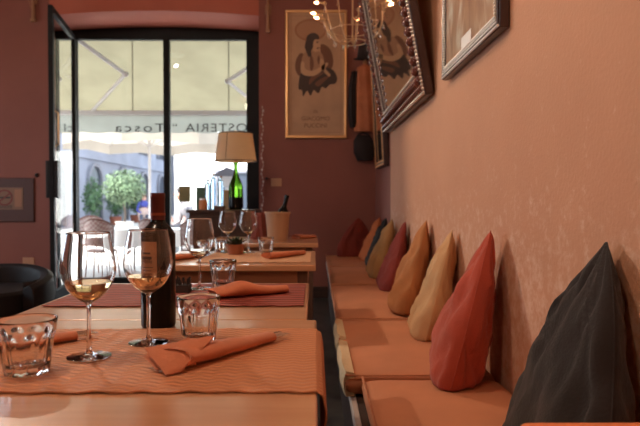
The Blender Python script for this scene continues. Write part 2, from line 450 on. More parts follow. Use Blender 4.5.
# open glass door leaf, hinged on the left mullion, swung into the room
hx, hy = -2.745, YW-.01
fxx, fyy = -2.535, 5.80
L = math.hypot(fxx-hx, fyy-hy); ang = math.atan2(fyy-hy, fxx-hx)
b = BM(); T = .022; DH = 2.90
box(b, 0, .05, -T, T, .02, DH); box(b, L-.065, L, -T, T, .02, DH); box(b, .05, L-.065, -T, T, DH-.06, DH); box(b, .05, L-.065, -T, T, .02, .14)
d = struct('door_1', b, 'frame_black', smooth=False, bevel=.004, loc=(hx, hy, 0), rot=(0, 0, ang))
b = BM(); box(b, .05, L-.065, -.004, .004, .14, DH-.06); obj('pane', b, 'door_glass', d, smooth=False)
b = BM(); box(b, L-.135, L-.005, .023, .055, 1.05, 1.41); box(b, L-.135, L-.005, -.055, -.023, 1.05, 1.41); obj('lock_case', b, 'lock_black', d, bevel=.006)
b = BM(); tube(b, [(L-.03, .03, 1.55), (L-.03, .06, 1.57), (L-.03, .06, 1.87), (L-.03, .03, 1.89)], .009); obj('door_handle', b, 'brass', d)

# ------------------------------------------------------------------ tables
def table(name, label, x0, x1, y0, y1, leg_m='leg_wood', topm='table_wood'):
    cx, cy = (x0+x1)/2, (y0+y1)/2; hx_, hy_ = (x1-x0)/2, (y1-y0)/2
    t = thing(name, label, 'table', (cx, cy, 0))
    b = BM(); box(b, -hx_, hx_, -hy_, hy_, .722, .75); obj('tabletop', b, topm, t, bevel=.004)
    b = BM(); i = .035
    for yy in (-hy_+i, hy_-i-.02): box(b, -hx_+i+.045, hx_-i-.045, yy, yy+.02, .64, .722)
    for xx in (-hx_+i, hx_-i-.02): box(b, xx, xx+.02, -hy_+i+.045, hy_-i-.045, .64, .722)
    obj('apron', b, 'table_wood_edge', t, smooth=False, bevel=.002)
    for sx in (-1, 1):
        for sy in (-1, 1):
            b = BM(); xx, yy = sx*(hx_-i-.0225), sy*(hy_-i-.0225)
            box(b, xx-.0225, xx+.0225, yy-.0225, yy+.0225, 0, .722); obj('leg', b, leg_m, t, smooth=False, bevel=.004)
    return t
table('restaurant_table', 'nearest light wooden table, with a salmon runner and two wine glasses', -.74, .003, .60, 1.398)
table('restaurant_table', 'wooden table behind the nearest, with a striped red placemat', -.735, -.020, 1.402, 2.02)
table('restaurant_table', 'third wooden table, with two wine glasses and a small potted plant', -.74, .003, 2.58, 3.29)
table('restaurant_table', 'farthest wooden table, carrying a beige wine cooler bucket', -.74, .02, 3.88, 4.60)
TZ = .75

# ------------------------------------------------------------------ table linen
def runner(name, label, x0, x1, y0, y1, m, drop=0, cat='placemat', seed=1, wav=.0012):
    """cloth lying on the tabletop; drop>0 lets it hang over the right-hand edge"""
    b = BM(); nx, ny = 60, 30
    path = []   # along x, then rounding the edge
    n1 = nx
    for i in range(n1+1): path.append((x0+(x1-x0)*i/n1, 0))
    if drop:
        r = .012
        for k in range(1, 7):
            a = PI/2*k/6; path.append((x1+r*math.sin(a), -r*(1-math.cos(a))))
        for k in range(1, 9): path.append((x1+r+.004*math.sin(k), -r-drop*k/8))
    rows = []
    th = .0022
    for s in (1, 0):
        grid = []
        for j in range(ny+1):
            row = []
            for (px_, pz) in path:
                y = y0+(y1-y0)*j/ny
                e = .0022*math.sin(px_*95+j*.1)*(1 if j in (0,) else .4)+.003*noise.noise((px_*9, y*2, seed))
                w_ = (noise.noise((px_*14, y*14, seed))+.5)*wav
                w_ += .0012*max(0, math.sin(px_*95))*(1 if j in (0, ny) else 0)
                nz = pz+max(0, w_)+.0008+s*th if pz > -.001 else pz+.0008
                xx = px_+(s*th if pz < -.003 else 0)
                row.append(b.verts.new((xx, y+e, nz)))
            grid.append(row)
        rows.append(grid)
    A, B = rows; W = len(path)
    for j in range(ny):
        for i in range(W-1):
            b.faces.new((A[j][i], A[j][i+1], A[j+1][i+1], A[j+1][i])); b.faces.new((B[j][i], B[j+1][i], B[j+1][i+1], B[j][i+1]))
    for i in range(W-1):
        b.faces.new((A[0][i+1], A[0][i], B[0][i], B[0][i+1])); b.faces.new((A[ny][i], A[ny][i+1], B[ny][i+1], B[ny][i]))
    for j in range(ny):
        b.faces.new((A[j][0], A[j+1][0], B[j+1][0], B[j][0])); b.faces.new((A[j+1][-1], A[j][-1], B[j][-1], B[j+1][-1]))
    return tag(obj(name, b, m, loc=(0, 0, TZ), ang=60), label, cat)
runner('table_runner', 'salmon embossed runner hanging over the nearest table edge', -.735, .0, .862, 1.285, 'mat_salmon', .11, cat='table runner')
runner('placemat', 'deep red striped placemat on the second table', -.715, -.030, 1.565, 1.975, 'mat_red', seed=3)
runner('placemat', 'pale tan placemat on the third table', -.53, -.02, 2.66, 3.16, 'mat_tan', seed=5)
MZ = TZ+.0045

def napkin(label, a, c, m='napkin_salmon', w0=.05, w1=.028, h0=.013, h1=.013, flap=True, seed=0, z=MZ, hump=0, tines=True, cutlabel=None, cut=True):
    """rolled napkin from a (wide, folded end) to c (cutlery end)"""
    a = Vector((a[0], a[1], 0)); c = Vector((c[0], c[1], 0)); Ln = (c-a).length; an = math.atan2(c.y-a.y, c.x-a.x)
    t = thing('napkin', label, 'napkin', (a.x, a.y, z), an)
    b = BM(); n = 26; k = 20; rings = []
    for i in range(n+1):
        u = i/n; x = Ln*u
        w = w0+(w1-w0)*u**1.25; h = h0+(h1-h0)*u+hump*math.exp(-((u-.4)/.2)**2)
        ring = []
        for j in range(k):
            th = 2*PI*j/k
            # a soft, slightly spiral section that lies flat underneath
            yy = math.cos(th)*w; zz = max(-.92*h, math.sin(th)*h)
            d = noise.noise((x*18+seed, yy*40, zz*40))*.0035
            crease = -.0022*math.exp(-((th-1.15-.25*math.sin(u*3))/.16)**2)*(1 if zz > 0 else 0)
            rr = 1+d/max(w, .01)
            xo = (.012*math.cos(th*2+seed) if i in (0,) else 0)
            ring.append(b.verts.new((x+xo, yy*rr, zz*rr+h*.92+crease+.0004)))
        rings.append(ring)
    for i in range(n):
        for j in range(k): b.faces.new((rings[i][j], rings[i][(j+1) % k], rings[i+1][(j+1) % k], rings[i+1][j]))
    # tucked-in ends
    for ring, s in ((rings[0], .02), (rings[-1], -.006)):
        cc = b.verts.new(sum((v.co for v in ring), Vector())/k+Vector((s, 0, 0)))
        for j in range(k): b.faces.new((ring[j], ring[(j+1) % k], cc))
    obj('roll', b, m, t, ang=80)
    if flap:
        # folded triangular collar at the wide end
        b = BM()
        def sheet(P, nn=8, bulge=.006, th=.0016):
            g = []
            for s in (0, 1):
                gg = []
                for i in range(nn+1):
                    row = []
                    for j in range(nn+1):
                        u, v = i/nn, j/nn
                        p = (Vector(P[0])*(1-u)+Vector(P[1])*u)*(1-v)+(Vector(P[3])*(1-u)+Vector(P[2])*u)*v
                        p = p+Vector((0, 0, bulge*math.sin(PI*u)*math.sin(PI*v)+s*th+.0006*noise.noise((u*5, v*5, seed))))
                        row.append(b.verts.new(p))
                    gg.append(row)
                g.append(gg)
            for s in (0, 1):
                for i in range(nn):
                    for j in range(nn):
                        b.faces.new((g[s][i][j], g[s][i+1][j], g[s][i+1][j+1], g[s][i][j+1]))
            for i in range(nn):
                b.faces.new((g[0][i][0], g[0][i+1][0], g[1][i+1][0], g[1][i][0])); b.faces.new((g[0][i][nn], g[0][i+1][nn], g[1][i+1][nn], g[1][i][nn]))
                b.faces.new((g[0][0][i], g[0][0][i+1], g[1][0][i+1], g[1][0][i])); b.faces.new((g[0][nn][i], g[0][nn][i+1], g[1][nn][i+1], g[1][nn][i]))
        H = 2*h0
        sheet([(-.040, -w0*1.0, .002), (-.015, -w0*1.15, .003), (.085, -w0*.25, H+.004), (-.030, w0*.95, H*.9)], bulge=.006)
        sheet([(-.036, -w0*.2, .004), (.02, -w0*1.0, .006), (.05, w0*.5, H+.003), (-.028, w0*1.1, H*.5)], bulge=.004)
        obj('folded_corner', b, m, t, ang=60)
    if cut:
        dr = (c-a).normalized()
        for q, (nm, off) in enumerate((('fork', -.008), ('knife', .008))):
            kt = BM()
            base = Vector((-.09, 0, 0))
            if nm == 'knife' or not tines:
                tube(kt, [(-.14, 0, 0), (-.02, 0, 0), (.006, 0, 0), (.014, 0, -.001)], lambda u: .0045 if u < .9 else .003, n=8)
            else:
                tube(kt, [(-.14, 0, 0), (-.02, 0, 0), (-.004, 0, 0)], .0036, n=8)
                for y in (-.006, -.002, .002, .006): tube(kt, [(-.006, y*.8, 0), (.004, y, .001), (.018, y, 0)], .0011, n=6)
            sd = Vector((-dr.y, dr.x, 0))*off
            zz = z+h1*.95
            tag(obj(nm, kt, 'steel', loc=(c.x+sd.x+dr.x*.024, c.y+sd.y+dr.y*.024, zz), rot=(0, 0, an)), (cutlabel or 'steel {} poking out of a napkin').format(nm), nm, 'cutlery rolled in napkins')
    return t
napkin('salmon napkin rolled up in the foreground beside the faceted tumbler', (-.235, .985), (-.086, 1.168), 'napkin_salmon', seed=1, w0=.036, w1=.015, h0=.017, h1=.009, cutlabel='steel {} tip poking out of the foreground napkin')
napkin('salmon napkin behind the leftmost tumbler on the nearest table', (-.66, 1.02), (-.475, 1.185), 'napkin_salmon', seed=4, w0=.058, w1=.016, h0=.014, h1=.009, flap=False, cutlabel='steel {} tip poking out of the napkin at far left')
napkin('crumpled orange napkin on the red striped placemat', (-.30, 1.70), (-.085, 1.79), 'napkin_orange', seed=7, w0=.055, w1=.022, h0=.012, h1=.011, hump=.010, flap=False, cut=False)
napkin('orange napkin roll at the right side of the third table', (-.225, 2.80), (-.06, 3.03), 'napkin_orange', seed=9, w0=.026, w1=.018, h0=.015, h1=.012, flap=False, cut=False)
napkin('orange folded napkin at the left side of the third table', (-.72, 2.72), (-.56, 2.96), 'napkin_orange', seed=11, w0=.05, w1=.03, h0=.017, h1=.010, flap=False, cut=False, z=TZ)
napkin('orange napkin at the right edge of the farthest table', (-.14, 4.30), (-.01, 4.42), 'napkin_orange', seed=12, w0=.05, w1=.03, h0=.018, h1=.012, flap=False, cut=False, z=TZ)
# red cloth standing bunched beside the bucket
b = BM()
prof = [(0, 0), (.055, 0), (.06, .03), (.042, .10), (.050, .16), (.03, .19), (0, .185)]
lathe(b, prof, 40, fn=lambda r, z, a: r*(1+.22*math.sin(5*a+z*20)+.1*math.sin(9*a)))
tag(obj('cloth_napkin', b, 'napkin_red', loc=(-.395, 4.32, TZ), ang=80), 'bunched red napkin standing beside the wine cooler bucket', 'napkin')

# ------------------------------------------------------------------ glassware
def wine_profile(s=1.0):
    H = .219*s
    out = [(0, 0), (.036, 0), (.0375, .0008), (.0365, .002), (.022, .0035), (.009, .0065), (.0048, .012), (.0036, .025), (.0034, .060), (.0036, .085), (.0055, .094)]
    bowl = [(.0055, .094), (.013, .099), (.026, .109), (.0375, .124), (.0445, .141), (.0465, .153), (.0455, .168), (.0425, .188), (.0388, .208), (.0368, .219)]
    pts = out+bowl[1:]
    inner = [(.0360, .2192)]+[(r-.0011, z) for r, z in bowl[::-1][1:-2]]+[(.012, .1005), (.006, .0975), (0, .0962)]
    return pts, inner
def smooth_prof(p, k=3):
    """Catmull-Rom through the profile points"""
    o = []
    for i in range(len(p)-1):
        p0 = p[max(i-1, 0)]; p1 = p[i]; p2 = p[i+1]; p3 = p[min(i+2, len(p)-1)]
        for j in range(k):
            t = j/k
            f = lambda a, b_, c, d_: .5*((2*b_)+(-a+c)*t+(2*a-5*b_+4*c-d_)*t*t+(-a+3*b_-3*c+d_)*t**3)
            o.append((max(0, f(p0[0], p1[0], p2[0], p3[0])), f(p0[1], p1[1], p2[1], p3[1])))
    o.append(p[-1]); return o
def wine_glass(label, loc, level=.0, liquid='wine_liquid', n=72, group=None):
    t = thing('wine_glass', label, 'wine glass', loc, group=group)
    out, inner = wine_profile()
    b = BM(); lathe(b, smooth_prof(out[:2], 1)+smooth_prof(out[2:], 3)+inner[:1]+smooth_prof(inner[1:], 3), n); obj('glass', b, 'clear_glass', t, ang=80)
    if level:
        pts = [q for q in smooth_prof(inner[1:], 3) if q[1] < level][::-1]
        pr = [(0, pts[0][1]+.0004)]+[(max(0, r-.0003), z+.0003) for r, z in pts[1:]]+[(pts[-1][0]-.0001, level), (0, level)]
        b = BM(); lathe(b, pr, n); obj('wine', b, liquid, t, ang=50)
    return t
wg = wine_glass('wine glass on the left of the nearest table, before the doorway', (-.397, 1.052, MZ), .132)
wine_glass('wine glass directly in front of the dark wine bottle', (-.321, 1.155, MZ), .130)
wine_glass('wine glass with a little wine on the red striped placemat', (-.358, 1.86, MZ), .121, liquid='water_liquid')
wine_glass('left wine glass of the pair on the third table', (-.457, 3.14, MZ), .106, n=48)
wine_glass('right wine glass of the pair on the third table', (-.350, 3.14, MZ), .112, n=48)

def tumbler(label, loc, R0=.0445, H=.088, rz=0, n=72):
    nf = 9
    t = thing('tumbler', label, 'tumbler', loc, rz)
    def fac(r, z, a):
        q = z/H
        k = max(0, min(1, (.74-q)/.05))*max(0, min(1, (q+.02)/.05))
        s = 2*PI/nf; th = (a % s)-s/2
        flat = math.cos(s/2)/math.cos(th)
        # scooped panels, with scalloped tops
        arch = max(0, min(1, (.74-.10*(abs(th)/(s/2))**2-q)/.04))
        return r*(1-(1-flat)*0 - .075*arch*(math.cos(th/(s/2)*PI/2))**1.2)
    rb = R0*.76
    prof = [(0, .0015), (rb*.8, .0005), (rb*.96, 0), (rb, .002)]
    m_ = 18
    for i in range(1, m_+1):
        q = i/m_; z = .002+(H-.004)*q; r = rb+(R0-rb)*q**.85; prof.append((r, z))
    prof += [(R0-.0007, H-.0004), (R0-.0022, H-.0004), (R0-.003, H-.002)]
    inn = [(R0-.0035-(R0-rb)*(1-q**.85), .013+(H-.015)*q) for q in [1-i/14 for i in range(1, 14)]]
    inn += [(rb-.008, .0115), (rb*.4, .0105), (0, .0105)]
    b = BM()
    # outer skin with facets, inner skin plain
    npr = len(prof)-1
    lathe(b, prof+inn, n, fn=lambda r, z, a: r)
    for v in b.verts:
        rr = math.hypot(v.co.x, v.co.y)
        if rr < 1e-5: continue
        z = v.co.z; q = (z-.002)/(H-.004)
        if 0 <= q <= 1:
            ro = rb+(R0-rb)*q**.85
            if abs(rr-ro) < 2e-4 and z < H-.003:
                a = math.atan2(v.co.y, v.co.x); f = fac(1, z, a % (2*PI)); v.co.x *= f; v.co.y *= f
    obj('glass', b, 'clear_glass', t, ang=28)
    return t
tumbler('faceted tumbler at the far left of the nearest table', (-.462, .962, MZ), .0460, .086)
tumbler('faceted tumbler between the wine bottle and the foreground napkin', (-.228, 1.172, MZ), .0425, .088, .2)
tumbler('faceted tumbler on the second table behind the orange napkin', (-.292, 1.905, MZ), .043, .085)
tumbler('faceted tumbler near the right end of the third table', (-.252, 3.08, MZ), .041, .085, n=54)
tumbler('small tumbler in the middle of the third table', (-.555, 3.00, MZ), .036, .075, n=54)
tumbler('second small tumbler by the potted plant on the third table', (-.505, 3.22, TZ), .036, .08, .3, n=54)

# wine bottle
t = thing('wine_bottle', 'dark red-wine bottle with maroon capsule on the nearest table', 'wine bottle', (-.347, 1.328, TZ))
bp = [(0, .008), (.018, .006), (.030, .0), (.0355, .001), (.0375, .006), (.0375, .190), (.0368, .202), (.031, .216), (.0205, .227), (.0160, .235), (.0150, .245), (.0150, .262)]
b = BM(); lathe(b, smooth_prof(bp[:4], 2)+smooth_prof(bp[4:], 3)+[(0, .262)], 64); obj('bottle_body', b, 'bottle_dark', t, ang=50)
b = BM(); lathe(b, [(0, .234), (.0157, .234), (.0155, .282), (.0160, .283), (.0160, .293), (.0150, .2955), (0, .2955)], 48); c_ = obj('capsule', b, 'capsule_red', t, ang=40)
b = BM(); lathe(b, [(.0155, .246), (.0161, .246), (.0161, .252), (.0155, .252)], 48); obj('band', b, 'capsule_band', c_)
def arc_label(b, r, z0, z1, a0, a1, n=20, th=.0004):
    A = []
    for i in range(n+1):
        a = a0+(a1-a0)*i/n
        A.append([b.verts.new((rr*math.cos(a), rr*math.sin(a), z)) for rr in (r, r+th) for z in (z0, z1)])
    for i in range(n):
        p, q = A[i], A[i+1]
        b.faces.new((p[2], q[2], q[3], p[3])); b.faces.new((p[0], p[1], q[1], q[0])); b.faces.new((p[1], p[3], q[3], q[1])); b.faces.new((p[0], q[0], q[2], p[2]))
    for p in (A[0], A[n]): b.faces.new((p[0], p[1], p[3], p[2]))
ac = -PI/2-.42
b = BM(); arc_label(b, .0376, .118, .190, ac-.62, ac+.62); lb = obj('paper_label', b, 'label_tan', t)
b = BM()
arc_label(b, .0381, .152, .158, ac-.38, ac+.32); arc_label(b, .0381, .163, .167, ac-.30, ac+.24)
for k in range(7): arc_label(b, .0381, .143+.002*(k % 2), .150+.003*(k % 3), ac-.34+k*.1, ac-.29+k*.1, 3)
arc_label(b, .0381, .134, .1355, ac-.4, ac+.4); arc_label(b, .0381, .127, .1285, ac-.3, ac+.3)
obj('label_lettering', b, 'label_ink', lb)
b = BM(); arc_label(b, .0376, .094, .104, ac-.85, ac+.85); obj('lower_band', b, 'label_red', t)

# small dark bristly bunch next to the bottle
b = BM()
box(b, -.030, .030, -.022, .022, 0, .022)
for i in range(60):
    a, q = random.uniform(-.028, .028), random.uniform(-.02, .02); h = random.uniform(.028, .046)
    tube(b, [(a, q, .02), (a*1.1+random.uniform(-.004, .004), q*1.1, h)], .0013, n=5)
tag(obj('brush_holder', b, 'bristle', loc=(-.405, 1.80, MZ)), 'small dark bristly bunch standing behind the wine bottle', 'brush')

# potted plant on the third table
t = thing('potted_plant', 'small dark-leaved plant in a brown pot on the third table', 'potted plant', (-.405, 3.06, MZ))
b = BM(); lathe(b, [(0, 0), (.038, 0), (.045, .045), (.047, .05), (.043, .05), (.040, .042), (0, .042)], 32); obj('pot', b, 'terracotta', t)
b = BM()
for i in range(46):
    a = random.uniform(0, 2*PI); e = random.uniform(.25, 1.2); Ls = random.uniform(.035, .075)
    d = Vector((math.cos(a)*math.cos(e), math.sin(a)*math.cos(e), math.sin(e))); p0 = Vector((random.uniform(-.015, .015), random.uniform(-.015, .015), .04))
    s = d.cross(Vector((0, 0, 1))).normalized()*.007; m_ = p0+d*Ls*.55+Vector((0, 0, .006)); e_ = p0+d*Ls
    vs = [b.verts.new(x) for x in (p0, m_+s, e_, m_-s)]; b.faces.new(vs)
obj('foliage', b, 'leaf_dark', t)

# wine cooler and its bottle on the farthest table
t = thing('wine_cooler', 'beige tapered wine cooler bucket on the farthest table', 'ice bucket', (-.255, 4.10, TZ))
b = BM(); lathe(b, [(0, 0), (.066, 0), (.069, .004), (.085, .195), (.087, .20), (.083, .20), (.080, .195), (.064, .010), (0, .010)], 48); obj('bucket', b, 'ice_bucket', t, ang=50)
b = BM(); lathe(b, [(.086, .185), (.091, .188), (.091, .197), (.086, .2)], 48); obj('rim', b, 'ice_bucket', t)
b = BM(); lathe(b, smooth_prof([(0, 0), (.034, 0), (.036, .005), (.036, .17), (.030, .195), (.017, .215), (.0145, .235), (.0145, .285), (.0155, .287), (.0155, .30), (0, .30)], 2), 36)
tag(obj('wine_bottle', b, 'bottle_dark', loc=(-.262, 4.10, TZ+.022), rot=(0, R(14), 0)), 'dark bottle leaning in the beige wine cooler bucket', 'wine bottle')

# ------------------------------------------------------------------ bench with pads and pillows
t = thing('wall_bench', 'long dark built-in bench along the right wall', 'bench', (.36, 3.4, 0))
b = BM(); box(b, -.225, .238, -2.75, 2.898, 0, .385); obj('bench_body', b, 'bench_base', t, smooth=False)
b = BM(); box(b, -.245, -.225, -2.75, 2.898, .352, .385); obj('edge_strip', b, 'bench_edge', t, bevel=.003)
ys = [.99, 1.93, 2.87, 4.05, 5.17, 6.28]
desc = ['nearest', 'second-nearest, cream-edged', 'third', 'fourth', 'fifth, at the far end']
desc = ['nearest orange-brown seat pad, before the red pillow', 'second seat pad, with cream edges facing the aisle', 'third seat pad from the camera on the bench', 'fourth seat pad from the camera on the bench', 'last seat pad, at the far wall end of the bench']
for i in range(5):
    y0, y1 = ys[i]+.006, ys[i+1]-.006
    x0 = (.150, .098, .104, .108, .112)[i]; x1 = .595
    hl, hw = (y1-y0)/2, (x1-x0)/2
    t = thing('seat_pad', desc[i], 'seat pad', ((x0+x1)/2, (y0+y1)/2, .385), group='seat pads on the bench')
    b = BM(); n = 18; rows = []
    for s in (1, -1):
        g = []
        for ia in range(n+1):
            row = []
            for ib in range(n+1):
                u = -1+2*ia/n; v = -1+2*ib/n
                # denser near the edges
                u = math.sin(u*PI/2); v = math.sin(v*PI/2)
                e = (max(0, 1-abs(u)**14)*max(0, 1-abs(v)**26))**.35
                z = .0425+s*(.030+.0125*(1-u*u)*(1-v*v))*e
                if s < 0: z = max(0.0005, .0425-.042*e)
                z += .002*noise.noise((u*2.5, v*5, i*3.3))*(s > 0)
                row.append(b.verts.new((u*hw, v*hl, z)))
            g.append(row)
        rows.append(g)
    for s in (0, 1):
        for ia in range(n):
            for ib in range(n):
                q = rows[s]; b.faces.new((q[ia][ib], q[ia+1][ib], q[ia+1][ib+1], q[ia][ib+1]))
    bmesh.ops.remove_doubles(b, verts=b.verts[:], dist=.0004)
    obj('cushion', b, 'pad_orange', t, ang=80)
    b = BM(); tube(b, [(-hw+.003, -hl+.004, .074), (-hw+.003, hl-.004, .074)], .0035); tube(b, [(-hw+.004, -hl+.003, .074), (hw-.02, -hl+.003, .074)], .003)
    obj('piping', b, 'pad_orange', t)
    if i == 1:
        for (a, c) in ((-hl+.010, -.02), (.06, hl-.05)):
            b = BM(); nn = 14; g = []
            for k in range(nn+1):
                u = k/nn; y = a+(c-a)*u; wv = .008*math.sin(PI*u)**.5+.003*math.sin(u*9)
                g.append([b.verts.new((-hw+.004-wv-(.010*math.sin(PI*v)), y, .002+.084*v+(.004*math.sin(u*7) if v == 1 else 0))) for v in (0, .33, .66, 1)]+[b.verts.new((-hw+.03, y, .081)), b.verts.new((-hw+.03, y, .004))])
            for k in range(nn):
                for j in range(6): b.faces.new((g[k][j], g[k][(j+1) % 6], g[k+1][(j+1) % 6], g[k+1][j]))
            b.faces.new(g[0]); b.faces.new(g[-1][::-1])
            obj('side_flap', b, 'pad_cream', t, ang=60, label='cream quilted edge flap')
SZ = .47
def interp(tab, v):
    for (a, fa), (c, fc) in zip(tab, tab[1:]):
        if v <= c:
            q = (v-a)/(c-a); return fa+(fc-fa)*q
    return tab[-1][1]
OUT = [(0, .92), (.04, .95), (.10, .98), (.18, 1), (.26, 1), (.36, .96), (.48, .84), (.60, .71), (.72, .55), (.84, .36), (.93, .19), (.98, .07), (1, .012)]
def pillow(label, x, y, m, yaw=-15, w=.40, h=.49, T=.095, lean=14, roll=0, seed=0, z=SZ, wr=1.0):
    """square pillow propped corner-up, its lower corner squashed flat: local X = width, Z = height, Y = thickness"""
    b = BM(); n = 34; gs = []
    def edge(sgn, v): return Vector((sgn*w/2*interp(OUT, v), 0, h*v))
    for s in (1, -1):
        g = []
        for i in range(n+1):
            row = []
            for j in range(n+1):
                u = -1+2*i/n; v = j/n; su = math.sin(u*PI/2)
                wx = w/2*interp(OUT, v)
                th = T*(min(1, (v+.06)/.16)**.5)*(max(0, 1-v**1.6))**.85*(max(0, 1-abs(su)**2.8))**.55
                wn = wr*.020*noise.noise((su*2.6+seed, v*3.4, s*2+seed))+wr*.014*noise.noise((su*7+seed, v*6+su*5, seed*2+s))
                wn -= wr*.013*max(0, math.sin((v*1.9-abs(su)*1.1)*9+seed))**3*(1-v)*v*2.6
                wn *= min(1, th/(.3*T))*min(1, v/.08)
                row.append(b.verts.new((su*wx, s*(th+wn), h*v)))
            g.append(row)
        gs.append(g)
    for s in (0, 1):
        q = gs[s]
        for i in range(n):
            for j in range(n): b.faces.new((q[i][j], q[i+1][j], q[i+1][j+1], q[i][j+1]))
    for i in range(n): b.faces.new((gs[0][i][0], gs[0][i+1][0], gs[1][i+1][0], gs[1][i][0]))
    bmesh.ops.remove_doubles(b, verts=b.verts[:], dist=.0006)
    t = thing('throw_pillow', label, 'pillow', (x or 0, y, z), group='pillows along the wall')
    o = obj('cover', b, m, t, ang=85)
    M = Matrix.Rotation(R(90+yaw), 4, 'Z') @ Matrix.Rotation(R(lean), 4, 'X') @ Matrix.Rotation(R(roll), 4, 'Y')
    o.data.transform(M)
    mz = .028
    for v in o.data.vertices: v.co.z = max(0, v.co.z-mz) if v.co.z < .05 else v.co.z-mz
    pts = [edge(-1, j/n) for j in range(n+1)]+[edge(1, j/n) for j in range(n, -1, -1)]
    pts = [M @ Vector(p)-Vector((0, 0, mz)) for p in pts]
    pts = [Vector((p.x, p.y, max(.003, p.z))) for p in pts]
    b = BM(); tube(b, pts, .0018, n=6, closed=True); obj('seam', b, m, t)
    lim = WR-.005 if y < 4.6 else WR+.03
    t.location.x = lim-max(v.co.x for v in o.data.vertices) if x is None else x
    return t
pillow('big blackish-brown pillow nearest the camera', None, 1.165, 'p_dark', yaw=-8, w=.50, h=.52, T=.085, lean=14, roll=4, seed=2)
pillow('bright brick-red pillow between the blackish-brown and cream ones', None, 1.93, 'p_red', yaw=-15, seed=5.5, T=.092, h=.505)
pillow('cream pillow between the brick-red and the ochre one', None, 2.53, 'p_cream', yaw=-11, w=.36, h=.475, T=.080, seed=8)
pillow('large ochre-brown pillow between the cream and wine-red ones', None, 3.10, 'p_ochre', yaw=-9, seed=11, T=.092, h=.50)
pillow('wine-red pillow between the ochre-brown and olive-tan ones', None, 3.84, 'p_wine', yaw=-7, w=.38, h=.465, T=.085, seed=14)
pillow('olive-tan pillow between the wine-red and black ones', None, 4.44, 'p_olive', yaw=-6, w=.38, h=.465, T=.092, seed=17)
pillow('black pillow between the olive-tan and rust ones', None, 5.12, 'p_black', yaw=-6, w=.36, h=.45, T=.085, seed=20)
pillow('rust-orange pillow farthest along the right wall', None, 5.60, 'p_rust', yaw=-6, w=.34, h=.44, T=.10, seed=23)
pillow('dark maroon pillow in the far corner of the bench', .40, 6.00, 'p_wine', yaw=-70, w=.40, h=.42, T=.09, lean=12, seed=26)
# orange folded pad stacked at the near end
t = thing('folded_blanket', 'orange folded blanket at the bottom right, before the dark pillow', 'blanket', (.40, .795, .385))
for k in range(4):
    b = BM(); box(b, -.09-.003*k, .19, -.10+.002*k, .10-.003*k, .079*k+.0005, .079*(k+1)); obj('folded_layer', b, 'blanket_orange', t, bevel=.012, seg=3)

# ------------------------------------------------------------------ wall pieces
# leaning mirror
my0, my1 = 2.99, 4.70; tilt = R(10.5); mz0 = 1.562
t = thing('wall_mirror', 'large mirror in a beaded dark frame, tilted forward from the right wall', 'mirror', (WR-.004, (my0+my1)/2, mz0), rot=(0, -tilt, 0))
W2 = (my1-my0)/2; MH = 1.50; fw = .135; th = .05
def rect_frame(b, W2, H, fw, d0, d1, inset=0):
    """frame ring in local YZ, thickness from x=-d0 to -d1"""
    o = [(-W2+inset, inset), (W2-inset, inset), (W2-inset, H-inset), (-W2+inset, H-inset)]
    i = [(-W2+fw, fw), (W2-fw, fw), (W2-fw, H-fw), (-W2+fw, H-fw)]
    V = {}
    for nm, ring in (('o', o), ('i', i)):
        for k, (y, z) in enumerate(ring):
            V[nm, k, 0] = b.verts.new((-d0, y, z)); V[nm, k, 1] = b.verts.new((-d1, y, z))
    for k in range(4):
        l = (k+1) % 4
        b.faces.new((V['o', k, 1], V['o', l, 1], V['i', l, 1], V['i', k, 1])); b.faces.new((V['o', k, 0], V['o', l, 0], V['i', l, 0], V['i', k, 0]))
        b.faces.new((V['o', k, 0], V['o', l, 0], V['o', l, 1], V['o', k, 1])); b.faces.new((V['i', k, 0], V['i', l, 0], V['i', l, 1], V['i', k, 1]))
def ring_beads(b, W2, H, ins, x, r, step, sz=1.0):
    y0, y1, z0, z1 = -W2+ins, W2-ins, ins, H-ins
    ny = int((y1-y0)/step); nz = int((z1-z0)/step)
    for k in range(ny+1):
        for z in (z0, z1): ball(b, (x, y0+(y1-y0)*k/ny, z), r, 1, sz, 1, 8, 6)
    for k in range(1, nz):
        for y in (y0, y1): ball(b, (x, y, z0+(z1-z0)*k/nz), r, 1, 1, sz, 8, 6)
b = BM(); rect_frame(b, W2, MH, fw, 0, th); fr = obj('mirror_frame', b, 'frame_brown', t, bevel=.01)
b = BM(); ring_beads(b, W2, MH, fw*.62, -th-.008, .026, .050); ring_beads(b, W2, MH, fw*.30, -th-.004, .018, .050); obj('carved_beads', b, 'bead_brown', fr)
b = BM(); ring_beads(b, W2, MH, fw-.006, -th-.003, .0085, .0175); obj('inner_beading', b, 'bead_silver', fr)
b = BM(); ring_beads(b, W2, MH, .014, -th-.002, .009, .019); obj('outer_beading', b, 'bead_silver', fr)
b = BM(); box(b, -th+.008, -th+.014, -W2+fw-.01, W2-fw+.01, fw-.01, MH-fw+.01); obj('mirror_glass', b, 'mirror_glass', t, smooth=False)
